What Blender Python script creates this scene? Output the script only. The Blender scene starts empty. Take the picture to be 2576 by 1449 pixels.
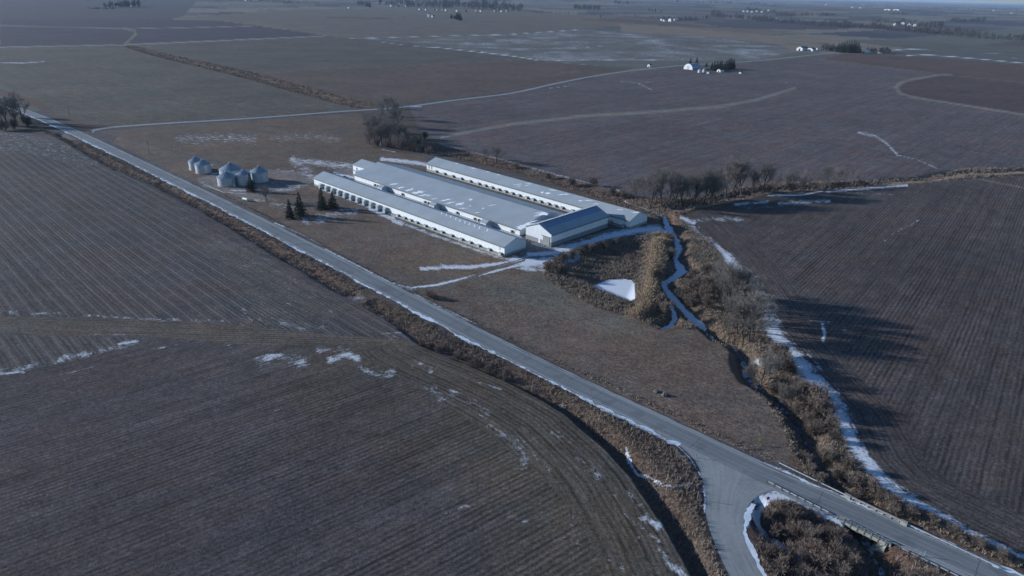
import bpy, math, random
import numpy as np
from mathutils import Vector

S = bpy.context.scene
COL = S.collection
random.seed(7); np.random.seed(7)
rad = math.radians

# ------------------------------------------------------------------ camera
CAM_H = 115.0; FPX = 1717.0; HORY = -25.0; ROLL = rad(1.4)
PIT = math.atan((724.5 - HORY) / FPX)
CP, SP, CR, SR = math.cos(PIT), math.sin(PIT), math.cos(ROLL), math.sin(ROLL)
cam_d = bpy.data.cameras.new('camera'); cam = bpy.data.objects.new('camera', cam_d); COL.objects.link(cam)
cam_d.sensor_width = 36.0; cam_d.lens = 36.0 * FPX / 2576.0
cam_d.clip_start = 1.0; cam_d.clip_end = 120000.0
right0 = Vector((1, 0, 0)); up0 = Vector((0, SP, CP)); fwd = Vector((0, CP, -SP))
rt = right0 * CR + up0 * SR; upv = up0 * CR - right0 * SR
from mathutils import Matrix
cam.matrix_world = Matrix(((rt.x, upv.x, -fwd.x, 0), (rt.y, upv.y, -fwd.y, 0), (rt.z, upv.z, -fwd.z, CAM_H), (0, 0, 0, 1)))
S.camera = cam

# ------------------------------------------------------------------ light
SUN_EL = rad(16.0); SHADOW_DIR = rad(-10.0)            # shadows run this way over the ground
w = bpy.data.worlds.new('World'); S.world = w; w.use_nodes = True
nt = w.node_tree; bg = nt.nodes['Background']
sky = nt.nodes.new('ShaderNodeTexSky'); sky.sky_type = 'NISHITA'; sky.sun_disc = False
sky.sun_elevation = SUN_EL
sdx, sdy = -math.cos(SHADOW_DIR), -math.sin(SHADOW_DIR)  # towards the sun
sky.sun_rotation = math.atan2(sdx, sdy); sky.air_density = 1.3; sky.dust_density = 0.1; sky.ozone_density = 2.0
tint = nt.nodes.new('ShaderNodeMix'); tint.data_type = 'RGBA'; tint.blend_type = 'MULTIPLY'; tint.inputs[0].default_value = 1.0
nt.links.new(sky.outputs[0], tint.inputs[6]); tint.inputs[7].default_value = (.60, .86, 1.26, 1)   # cold winter white balance
nt.links.new(tint.outputs[2], bg.inputs[0]); bg.inputs[1].default_value = 0.075
sd = bpy.data.lights.new('sun', 'SUN'); sd.energy = 4.1; sd.angle = rad(0.53); sd.color = (0.93, 0.965, 1.0)
so = bpy.data.objects.new('sun', sd); COL.objects.link(so)
so.rotation_euler = Vector((-sdx * math.cos(SUN_EL), -sdy * math.cos(SUN_EL), -math.sin(SUN_EL))).to_track_quat('-Z', 'Y').to_euler()
S.view_settings.view_transform = 'Standard'; S.view_settings.look = 'None'
S.view_settings.exposure = 0.36; S.view_settings.gamma = 1.0
S.render.engine = 'CYCLES'

# ------------------------------------------------------------------ ground homography (survey of the place)
def U(x, y, z=0.0):
    a = (np.asarray(x, float) - 1288) / FPX; b = (724.5 - np.asarray(y, float)) / FPX
    u = a * CR - b * SR; v = a * SR + b * CR
    t = (CAM_H - z) / (SP - v * CP)
    return np.stack([u * t, (CP + v * SP) * t], -1)
def PV(X, Y, Z=0.0):
    X = np.asarray(X, float); Y = np.asarray(Y, float); Z = np.asarray(Z, float)
    zc = Y * CP - (Z - CAM_H) * SP; yc = Y * SP + (Z - CAM_H) * CP
    u = X / zc; v = yc / zc
    return 1288 + FPX * (u * CR + v * SR), 724.5 - FPX * (-u * SR + v * CR)
def W(pts, z=0.0): return np.array([U(q[0], q[1], z) for q in pts])
def smooth(a, b, x):
    t = np.clip((x - a) / (b - a), 0, 1); return t * t * (3 - 2 * t)
def pip(poly, X, Y):
    poly = np.asarray(poly, float); ins = np.zeros(X.shape, bool)
    bb = (X >= poly[:, 0].min()) & (X <= poly[:, 0].max()) & (Y >= poly[:, 1].min()) & (Y <= poly[:, 1].max())
    idx = np.nonzero(bb)[0]
    if len(idx) == 0: return ins
    x = X[idx]; y = Y[idx]; r = np.zeros(len(idx), bool); j = len(poly) - 1
    for i in range(len(poly)):
        xi, yi = poly[i]; xj, yj = poly[j]
        if yi != yj:
            c = ((yi > y) != (yj > y)) & (x < (xj - xi) * (y - yi) / (yj - yi) + xi); r ^= c
        j = i
    ins[idx] = r; return ins
def pdist(line, X, Y, lim=60.0):
    """distance and signed side to a polyline, computed within lim of it"""
    line = np.asarray(line, float)
    D = np.full(X.shape, 1e9); A = np.zeros(X.shape); SG = np.zeros(X.shape)
    bb = (X >= line[:, 0].min() - lim) & (X <= line[:, 0].max() + lim) & (Y >= line[:, 1].min() - lim) & (Y <= line[:, 1].max() + lim)
    idx = np.nonzero(bb)[0]
    if len(idx) == 0: return D, A, SG
    x = X[idx]; y = Y[idx]; d = np.full(len(idx), 1e9); a = np.zeros(len(idx)); sg = np.zeros(len(idx)); acc = 0
    for k in range(len(line) - 1):
        p = line[k]; q = line[k + 1]; e = q - p; L = np.hypot(*e)
        if L < 1e-9: continue
        t = np.clip(((x - p[0]) * e[0] + (y - p[1]) * e[1]) / L ** 2, 0, 1)
        dx = x - p[0] - t * e[0]; dy = y - p[1] - t * e[1]; dd = np.hypot(dx, dy); m = dd < d
        d[m] = dd[m]; a[m] = acc + t[m] * L; sg[m] = (e[0] * (y[m] - p[1]) - e[1] * (x[m] - p[0])) / L; acc += L
    D[idx] = d; A[idx] = a; SG[idx] = sg; return D, A, SG

# ------------------------------------------------------------------ key lines of the place
ROAD = np.array([(-900, 1030), (-528, 707), (-418, 612), (-317, 518), (-213.5, 419), (-137, 344.5), (-55, 262.5), (0.5, 207), (50.8, 160.3), (66.5, 146), (83, 132.8), (95.6, 122.3), (110, 110), (150, 75), (210, 22)], float)
BRIDGE_C = np.array([87.0, 129.0]); BDIR = np.array([0.725, -0.689]); BN = np.array([0.689, 0.725])
CREEK = W([(1560, 505), (1620, 525), (1672, 548), (1678, 567), (1698, 600), (1708, 624), (1698, 650), (1710, 670), (1718, 682), (1698, 697), (1670, 712), (1673, 724), (1693, 749), (1713, 769), (1738, 797), (1757, 812), (1778, 835), (1803, 859), (1848, 874), (1870, 904), (1880, 949), (1900, 972), (1925, 989), (1960, 1012), (1980, 1042), (2004, 1067), (2027, 1107), (2034, 1129), (2044, 1154), (2056, 1178), (2077, 1204), (2107, 1232), (2135, 1256), (2168, 1330), (2192, 1387), (2220, 1419), (2235, 1500), (2245, 1600)], -2.3)
CREEKW = [.8, .8, 1.2, 1.8, 2.0, 1.6, 1.2, 2.0, 2.6, 1.8, 1.5, 1.5, 2.0, 1.5, 1.9, 2.4, .5, .4, .6, .8, 1.5, 1.7, 1.0, 1.2, .9, .8, .6, .5, .5, .5, .6, .9, 1.1, 1.0, .8, .8, .9, .9]
OXBOW = W([(1688, 768), (1696, 785), (1698, 800), (1688, 817), (1662, 827)], -1.4)
ISLE = W([(1895, 1302), (1902, 1322), (1922, 1338), (1945, 1352), (1975, 1372), (2010, 1400)], -3.2)
CREEK2 = W([(1700, 522), (1820, 500), (1932, 476), (2082, 472), (2182, 461), (2332, 449), (2407, 434), (2600, 428), (2900, 420)])
DRAIN = W([(930, 768), (1000, 812), (1060, 860), (1119, 885), (1194, 914), (1288, 955), (1363, 993), (1428, 1030), (1488, 1082), (1545, 1130), (1597, 1185), (1637, 1240), (1680, 1300), (1712, 1350), (1755, 1430), (1790, 1500), (1850, 1620)])
DITCH_A = W([(150, 338), (215, 378), (300, 424), (400, 464), (520, 526), (700, 632), (880, 736)])
WATERWAY = W([(305, 112), (370, 128), (437, 148), (510, 165), (575, 180), (644, 197), (769, 230), (869, 257), (930, 268)])
REEDS = W([(1061, 372), (1150, 385), (1288, 420), (1438, 462), (1560, 498), (1660, 530)])
LAGOON = W([(1372, 668), (1415, 640), (1470, 622), (1530, 608), (1590, 596), (1640, 600), (1652, 640), (1645, 700), (1620, 760), (1600, 775), (1540, 748), (1450, 712), (1385, 690)])
BERM = W([(1655, 612), (1650, 660), (1640, 720), (1628, 775), (1600, 792)])
EROAD = W([(232, 329), (280, 320), (420, 310), (644, 297), (830, 283), (1016, 269), (1150, 251), (1288, 234), (1390, 212), (1480, 194), (1563, 181), (1640, 172), (1713, 165), (1848, 157), (1932, 150), (2020, 141), (2117, 130)])
SROAD = W([(1890, 1170), (1825, 1215), (1824, 1262), (1822, 1300), (1832, 1350), (1850, 1400), (1882, 1449), (1960, 1560)])
LANE = W([(1040, 722), (1100, 712), (1180, 690), (1240, 675), (1310, 657), (1370, 645), (1410, 632)])

JL = [(1690, 1105), (1725, 1135), (1752, 1165), (1768, 1207), (1772, 1250), (1775, 1290), (1784, 1330), (1797, 1365), (1815, 1408), (1838, 1455), (1905, 1600)]
JR = [(1995, 1228), (1970, 1232), (1940, 1236), (1908, 1248), (1888, 1265), (1874, 1295), (1870, 1330), (1877, 1360), (1890, 1395), (1915, 1440), (2000, 1590)]
JUNC = JL + JR[::-1]
def vnoise(x, y, s, seed=0):
    x = x / s; y = y / s; xi = np.floor(x); yi = np.floor(y); fx = x - xi; fy = y - yi
    fx = fx * fx * (3 - 2 * fx); fy = fy * fy * (3 - 2 * fy)
    def h(a, b):
        v = np.sin(a * 127.1 + b * 311.7 + seed * 17.3) * 43758.5453; return v - np.floor(v)
    return (h(xi, yi) * (1 - fx) + h(xi + 1, yi) * fx) * (1 - fy) + (h(xi, yi + 1) * (1 - fx) + h(xi + 1, yi + 1) * fx) * fy

def terrain_z(X, Y):
    X = np.asarray(X, float); Y = np.asarray(Y, float); shp = X.shape
    X = X.ravel(); Y = Y.ravel(); Z = np.zeros(X.shape)
    R = np.hypot(X, Y)
    Z += smooth(900, 3000, R) * (vnoise(X, Y, 900, 3) - .5) * 8 + smooth(4000, 9000, R) * (vnoise(X, Y, 2600, 5) - .3) * 40
    Z += smooth(60, 200, R) * (1 - smooth(700, 1200, R)) * (vnoise(X, Y, 60, 9) - .5) * .5
    dr = pdist(ROAD, X, Y, 40)[0]
    db = np.hypot(X - BRIDGE_C[0], Y - BRIDGE_C[1])
    keep = np.maximum(smooth(4.6, 9.0, dr), 1 - smooth(6.5, 9.5, db))
    ds = pdist(SROAD, X, Y, 30)[0]
    C = np.zeros(X.shape)
    # creek channel, width varies
    line = CREEK; d, a, sg = pdist(line, X, Y, 16)
    seg = np.concatenate([[0], np.cumsum(np.hypot(*np.diff(line, axis=0).T))])
    wd = np.interp(a, seg, CREEKW)
    dep = np.interp(a, seg, np.linspace(2.2, 3.6, len(seg)))
    dd = d + (vnoise(X, Y, 4, 1) - .5) * 1.2
    C = np.maximum(C, dep * (1 - smooth(wd, wd + 5.0, dd)))
    for ln, wdt, dp, bk in ((OXBOW, .9, 1.8, 3.0), (ISLE, .8, 2.6, 4.5), (CREEK2, 1.5, 2.2, 7.0), (DITCH_A, .8, 1.5, 4.0), (WATERWAY, 3, 1.5, 12.0), (REEDS, 2, 1.6, 7.0)):
        d = pdist(ln, X, Y, 24)[0] + (vnoise(X, Y, 5, 2) - .5) * 1.0
        C = np.maximum(C, dp * (1 - smooth(wdt, wdt + bk, d)))
    d, a, sg = pdist(DRAIN, X, Y, 20); dj = d + (vnoise(X, Y, 3, 4) - .5) * .6
    fade = smooth(60, 110, a)
    bk = np.where(sg > 0, 6.5, 2.0)                      # steep field-side bank, gentle road-side bank
    C = np.maximum(C, (1.1 + 1.5 * fade) * (1 - smooth(.5, .5 + bk, dj)))
    # lagoon: sunken basin with a raised dyke on its far-right side
    d = pdist(np.vstack([LAGOON, LAGOON[:1]]), X, Y, 60)[0]; ins = pip(LAGOON, X, Y)
    C = np.maximum(C, np.where(ins, 2.3 * smooth(0, 9, d), 0))
    Z -= C * keep * smooth(3.6, 7.5, ds)
    Z += 1.6 * (1 - smooth(1.0, 5.5, pdist(BERM, X, Y, 12)[0]))
    # low ground both sides of the bridge approach
    isl = W([(1880, 1300), (1930, 1262), (2020, 1270), (2130, 1320), (2250, 1400), (2330, 1449), (2400, 1600), (1990, 1600), (1900, 1400)])
    i2 = pip(isl, X, Y); d2 = pdist(np.vstack([isl, isl[:1]]), X, Y, 20)[0]
    Z -= np.where(i2, 1.6 * smooth(0, 6, d2), 0)
    Z = Z * np.where(pip(W(JUNC), X, Y), 0, smooth(4.2, 9, ds))
    Z = np.where(dr < 12, Z * (smooth(4.6, 8, dr) * .999 + np.where(db < 9, 1, 0) * (1 - smooth(4.6, 8, dr))), Z)
    return Z.reshape(shp)
def tz(x, y): return float(terrain_z(np.array([x]), np.array([y]))[0])

# ------------------------------------------------------------------ helpers
def tag(o, label=None, cat=None, group=None, kind=None):
    if label: o['label'] = label
    if cat: o['category'] = cat
    if group: o['group'] = group
    if kind: o['kind'] = kind
    return o
def empty(name, loc, rz=0.0):
    o = bpy.data.objects.new(name, None); COL.objects.link(o); o.location = loc; o.rotation_euler = (0, 0, rz)
    o.empty_display_size = .5; return o
def mesh_arrays(name, V, F, mat, parent=None, smooth_sh=False, attrs=None):
    """V (n,3) ; F (m,3) or (m,4) numpy"""
    V = np.asarray(V, np.float32); F = np.asarray(F, np.int32)
    me = bpy.data.meshes.new(name); k = F.shape[1]
    me.vertices.add(len(V)); me.vertices.foreach_set('co', V.ravel())
    me.loops.add(F.size); me.loops.foreach_set('vertex_index', F.ravel())
    me.polygons.add(len(F)); me.polygons.foreach_set('loop_start', np.arange(0, F.size, k, dtype=np.int32))
    me.polygons.foreach_set('loop_total', np.full(len(F), k, np.int32))
    if smooth_sh: me.polygons.foreach_set('use_smooth', np.ones(len(F), bool))
    for an, (typ, arr) in (attrs or {}).items():
        at = me.attributes.new(an, typ, 'POINT')
        if typ == 'FLOAT': at.data.foreach_set('value', np.asarray(arr, np.float32).ravel())
        else: at.data.foreach_set('color', np.asarray(arr, np.float32).ravel())
    me.materials.append(mat); me.update(calc_edges=True)
    o = bpy.data.objects.new(name, me); COL.objects.link(o)
    if parent: o.parent = parent
    return o
class MB:
    def __init__(s): s.v = []; s.f = []
    def poly(s, pts):
        n = len(s.v); s.v += [tuple(p) for p in pts]; s.f.append(tuple(range(n, n + len(pts))))
    def box(s, x0, x1, y0, y1, z0, z1):
        n = len(s.v)
        s.v += [(x0, y0, z0), (x1, y0, z0), (x1, y1, z0), (x0, y1, z0), (x0, y0, z1), (x1, y0, z1), (x1, y1, z1), (x0, y1, z1)]
        s.f += [tuple(n + i for i in q) for q in ((0, 3, 2, 1), (4, 5, 6, 7), (0, 1, 5, 4), (1, 2, 6, 5), (2, 3, 7, 6), (3, 0, 4, 7))]
    def prism(s, prof, a0, a1, axis=0):
        """profile (u,z) extruded along axis 0 (x; profile in y,z) or 1 (y; profile in x,z)"""
        n = len(s.v); m = len(prof)
        for a in (a0, a1):
            for (u, z) in prof: s.v.append((a, u, z) if axis == 0 else (u, a, z))
        s.f.append(tuple(n + i for i in range(m))[::-1]); s.f.append(tuple(n + m + i for i in range(m)))
        for i in range(m):
            j = (i + 1) % m; s.f.append((n + i, n + j, n + m + j, n + m + i))
    def tube(s, p, q, r0, r1, n=8, cap=True):
        p = Vector(p); q = Vector(q); d = (q - p).normalized(); a = d.orthogonal().normalized(); b = d.cross(a); k = len(s.v)
        for c, r in ((p, r0), (q, r1)):
            for i in range(n):
                t = 2 * math.pi * i / n; s.v.append(tuple(c + a * math.cos(t) * r + b * math.sin(t) * r))
        for i in range(n): s.f.append((k + i, k + (i + 1) % n, k + n + (i + 1) % n, k + n + i))
        if cap: s.f.append(tuple(k + i for i in range(n))[::-1]); s.f.append(tuple(k + n + i for i in range(n)))
    def lathe(s, prof, cx=0, cy=0, n=32):
        k = len(s.v)
        for (r, z) in prof:
            for i in range(n):
                t = 2 * math.pi * i / n; s.v.append((cx + r * math.cos(t), cy + r * math.sin(t), z))
        for j in range(len(prof) - 1):
            for i in range(n):
                s.f.append((k + j * n + i, k + j * n + (i + 1) % n, k + (j + 1) * n + (i + 1) % n, k + (j + 1) * n + i))
    def build(s, name, mat, parent=None):
        me = bpy.data.meshes.new(name); me.from_pydata(s.v, [], s.f); me.materials.append(mat); me.update()
        o = bpy.data.objects.new(name, me); COL.objects.link(o)
        if parent: o.parent = parent
        return o
def copy_tree(o, parent=None):
    c = o.copy(); COL.objects.link(c); c.parent = parent
    for ch in [k for k in o.children]: copy_tree(ch, c)
    return c

# ------------------------------------------------------------------ materials
def mat_new(name):
    m = bpy.data.materials.new(name); m.use_nodes = True; n = m.node_tree.nodes; b = n['Principled BSDF']; return m, m.node_tree, b
def N(t, typ, **kw):
    n = t.nodes.new(typ)
    for k, v in kw.items(): setattr(n, k, v)
    return n
def math_(t, op, a, b=None, c=None, clamp=False):
    n = t.nodes.new('ShaderNodeMath'); n.operation = op; n.use_clamp = clamp
    for i, q in enumerate((a, b, c)):
        if q is None: continue
        if isinstance(q, (int, float)): n.inputs[i].default_value = q
        else: t.links.new(q, n.inputs[i])
    return n.outputs[0]
def noise(t, vec, scale, detail=4, rough=.55):
    n = t.nodes.new('ShaderNodeTexNoise'); n.inputs['Scale'].default_value = scale; n.inputs['Detail'].default_value = detail
    n.inputs['Roughness'].default_value = rough
    if vec is not None: t.links.new(vec, n.inputs['Vector'])
    return n.outputs['Fac']
def mixc(t, fac, a, b, mode='MIX'):
    n = t.nodes.new('ShaderNodeMix'); n.data_type = 'RGBA'; n.blend_type = mode
    if isinstance(fac, (int, float)): n.inputs[0].default_value = fac
    else: t.links.new(fac, n.inputs[0])
    for i, q in ((6, a), (7, b)):
        if isinstance(q, tuple): n.inputs[i].default_value = (*q, 1)
        else: t.links.new(q, n.inputs[i])
    return n.outputs[2]
def mrange(t, v, a, b, c=0.0, d=1.0, mode='SMOOTHSTEP'):
    n = t.nodes.new('ShaderNodeMapRange'); n.interpolation_type = mode; t.links.new(v, n.inputs[0])
    for i, q in ((1, a), (2, b), (3, c), (4, d)):
        if isinstance(q, (int, float)): n.inputs[i].default_value = q
        else: t.links.new(q, n.inputs[i])
    return n.outputs[0]
def bump(t, b, h, strength, dist):
    n = t.nodes.new('ShaderNodeBump'); n.inputs['Strength'].default_value = strength; n.inputs['Distance'].default_value = dist
    t.links.new(h, n.inputs['Height']); t.links.new(n.outputs[0], b.inputs['Normal'])
def vary(name, col, amt=.25, scale=1.0, rough=.8, col2=None, bmp=0.0, metal=0.0, obj=False, rib=0.0, ribaxis=0, ribp=.9, rand=0.0):
    m, t, b = mat_new(name)
    tc = t.nodes.new('ShaderNodeTexCoord'); v = tc.outputs['Object']
    if not obj:
        g = t.nodes.new('ShaderNodeNewGeometry'); v = g.outputs['Position']
    f = noise(t, v, scale, 6, .62)
    f2 = mrange(t, f, .3, .7)
    lo = tuple(c * (1 - amt) for c in col); hi = tuple(min(1, c * (1 + amt)) for c in (col2 or col))
    c = mixc(t, f2, lo, hi)
    if rand:
        oi = t.nodes.new('ShaderNodeObjectInfo'); r = mrange(t, oi.outputs['Random'], 0, 1, 1 - rand, 1 + rand, 'LINEAR')
        mm = t.nodes.new('ShaderNodeVectorMath'); mm.operation = 'SCALE'; t.links.new(c, mm.inputs[0]); t.links.new(r, mm.inputs['Scale']); c = mm.outputs[0]
    h = f
    if rib:
        sx = t.nodes.new('ShaderNodeSeparateXYZ'); t.links.new(tc.outputs['Object'], sx.inputs[0])
        wv = math_(t, 'SINE', math_(t, 'MULTIPLY', sx.outputs[ribaxis], 2 * math.pi / ribp))
        rr = mrange(t, wv, .8, 1.0, 0, 1); c = mixc(t, math_(t, 'MULTIPLY', rr, rib), c, tuple(q * .6 for q in col))
    t.links.new(c, b.inputs['Base Color']); b.inputs['Roughness'].default_value = rough; b.inputs['Metallic'].default_value = metal
    if bmp: bump(t, b, h, .6, bmp)
    return m
M = {}
M['wall'] = vary('white_siding', (.74, .77, .79), .07, .6, .6, obj=True, rib=.25, ribaxis=0, ribp=.6)
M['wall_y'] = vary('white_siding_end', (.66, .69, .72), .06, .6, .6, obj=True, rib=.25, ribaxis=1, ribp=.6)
M['roof'] = vary('grey_metal_roof', (.33, .365, .39), .07, .12, .5, obj=True, rib=.22, ribaxis=0, ribp=.9)
M['roof_y'] = vary('grey_metal_roof_cross', (.33, .365, .39), .07, .2, .5, obj=True, rib=.2, ribaxis=1, ribp=.9)
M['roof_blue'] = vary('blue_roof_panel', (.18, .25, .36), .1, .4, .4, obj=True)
M['fascia'] = vary('grey_fascia', (.17, .18, .17), .15, 1, .7, obj=True)
M['concrete'] = vary('pit_concrete', (.30, .29, .26), .2, 1.2, .9)
M['wainscot'] = vary('grey_wainscot', (.25, .26, .26), .1, 1, .6, obj=True)
M['dark'] = vary('dark_opening', (.02, .022, .025), .2, 2, .6)
M['fan'] = vary('fan_cowl_plastic', (.42, .43, .41), .15, 1, .6, rand=.12)
M['snow'] = vary('snow', (.80, .83, .86), .07, .7, .7, bmp=.12)
M['ice'] = vary('snowy_ice', (.70, .76, .82), .14, .35, .45, bmp=.06)
M['galv'] = vary('galvanised_steel', (.46, .49, .52), .10, .5, .42, metal=.35, obj=True, rib=.0)
M['galvroof'] = vary('galvanised_roof', (.31, .36, .41), .12, .7, .45, metal=.35, obj=True)
M['bark'] = vary('bare_bark', (.07, .063, .058), .3, 2, .95)
M['twig'] = vary('bare_twigs', (.19, .17, .155), .25, .5, .95, rand=.2)
M['brush'] = vary('brush_twigs', (.19, .145, .12), .3, .8, .95, rand=.3)
M['needle'] = vary('spruce_needles', (.022, .034, .024), .45, 1.5, .9, rand=.2)
M['farwood'] = vary('far_bare_wood', (.075, .066, .066), .3, .02, .95)
M['white'] = vary('white_paint', (.72, .74, .75), .06, 1, .5)
M['redroof'] = vary('dull_red_paint', (.22, .07, .06), .1, 1, .7)
M['greenroof'] = vary('dark_green_roof', (.05, .10, .10), .1, 1, .5)
M['darkroof'] = vary('dark_shingle', (.06, .06, .07), .2, 1, .8)
M['wood'] = vary('weathered_wood', (.12, .10, .08), .25, 3, .9)
M['steel'] = vary('guardrail_steel', (.42, .44, .46), .12, 2, .5, metal=.3)
M['paint_w'] = vary('road_paint', (.50, .52, .52), .3, 3, .7)
M['rust'] = vary('rusty_steel', (.20, .10, .06), .3, 3, .8)
M['signred'] = vary('sign_red', (.55, .03, .04), .05, 3, .5)
M['signyel'] = vary('sign_yellow', (.70, .55, .05), .05, 3, .5)
M['black'] = vary('black_paint', (.015, .015, .015), .1, 3, .5)
M['glass'] = vary('dark_glass', (.02, .03, .05), .1, 1, .15)
M['carpaint'] = vary('dark_blue_car_paint', (.02, .025, .04), .1, 1, .25)
M['rock'] = vary('field_stone', (.11, .10, .095), .3, 1.5, .9)

# road surface
def road_mat(name, c1, c2, joints=True):
    m, t, b = mat_new(name)
    g = t.nodes.new('ShaderNodeNewGeometry'); at = N(t, 'ShaderNodeAttribute', attribute_name='uvr')
    sp_ = t.nodes.new('ShaderNodeSeparateXYZ'); t.links.new(at.outputs['Vector'], sp_.inputs[0])
    cx = t.nodes.new('ShaderNodeCombineXYZ'); t.links.new(sp_.outputs[0], cx.inputs[0]); t.links.new(math_(t, 'MULTIPLY', sp_.outputs[1], .02), cx.inputs[1])
    st = noise(t, cx.outputs[0], 2.2, 5, .6); f = noise(t, g.outputs['Position'], .8, 8, .7); big = noise(t, g.outputs['Position'], .05, 3, .5)
    k = math_(t, 'ADD', math_(t, 'MULTIPLY', st, .6), math_(t, 'MULTIPLY', f, .4))
    c = mixc(t, mrange(t, k, .35, .65), c1, c2)
    c = mixc(t, mrange(t, big, .4, .65, 0, .25), c, tuple(q * 1.3 for q in c2))
    if joints:
        c = mixc(t, mrange(t, math_(t, 'ABSOLUTE', sp_.outputs[0]), .03, .12, .55, 0), c, tuple(q * .45 for q in c1))
        pt = noise(t, g.outputs['Position'], .16, 2, .4); c = mixc(t, mrange(t, pt, .60, .63, 0, .35), c, tuple(q * .62 for q in c1))
        # wheel paths slightly darker, sparse cross cracks sealed with tar
        wp = math_(t, 'ABSOLUTE', math_(t, 'SUBTRACT', math_(t, 'ABSOLUTE', sp_.outputs[0]), 1.75))
        c = mixc(t, mrange(t, wp, .2, .9, .28, 0), c, tuple(q * .6 for q in c1))
        jn = math_(t, 'ABSOLUTE', math_(t, 'SUBTRACT', math_(t, 'FRACT', math_(t, 'MULTIPLY', math_(t, 'ADD', sp_.outputs[1], math_(t, 'MULTIPLY', f, .8)), 1 / 34.0)), .5))
        c = mixc(t, mrange(t, jn, .496, .4985, 0, .75), c, tuple(q * .4 for q in c1))
    t.links.new(c, b.inputs['Base Color']); b.inputs['Roughness'].default_value = .85; bump(t, b, f, .3, .02); return m
M['road'] = road_mat('weathered_asphalt', (.145, .158, .165), (.215, .232, .24))
M['gravel'] = road_mat('pale_gravel', (.20, .208, .205), (.30, .312, .31), False)
M['lane'] = road_mat('worn_gravel_lane', (.17, .165, .155), (.26, .255, .24), False)

# tufts
def grass_mat(name, c0, c1, c2):
    m, t, b = mat_new(name)
    at = N(t, 'ShaderNodeAttribute', attribute_name='tint'); g = t.nodes.new('ShaderNodeNewGeometry')
    big = noise(t, g.outputs['Position'], .12, 3, .6)
    k = math_(t, 'ADD', math_(t, 'MULTIPLY', at.outputs['Fac'], .5), math_(t, 'MULTIPLY', mrange(t, big, .3, .7), .5))
    r = t.nodes.new('ShaderNodeValToRGB'); r.color_ramp.elements[0].color = (*c0, 1); r.color_ramp.elements[1].color = (*c2, 1)
    e = r.color_ramp.elements.new(.5); e.color = (*c1, 1); t.links.new(k, r.inputs[0])
    t.links.new(r.outputs[0], b.inputs['Base Color']); b.inputs['Roughness'].default_value = .95; return m
M['bankgrass'] = grass_mat('dry_bank_grass', (.18, .145, .118), (.27, .22, .175), (.37, .305, .235))
M['reed'] = grass_mat('dry_reeds', (.22, .155, .11), (.36, .27, .18), (.47, .38, .25))
M['ditchgrass'] = grass_mat('dry_ditch_grass', (.18, .137, .115), (.28, .22, .18), (.37, .30, .23))
M['rustgrass'] = grass_mat('rusty_brush_grass', (.15, .11, .098), (.235, .185, .16), (.33, .27, .22))

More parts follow.
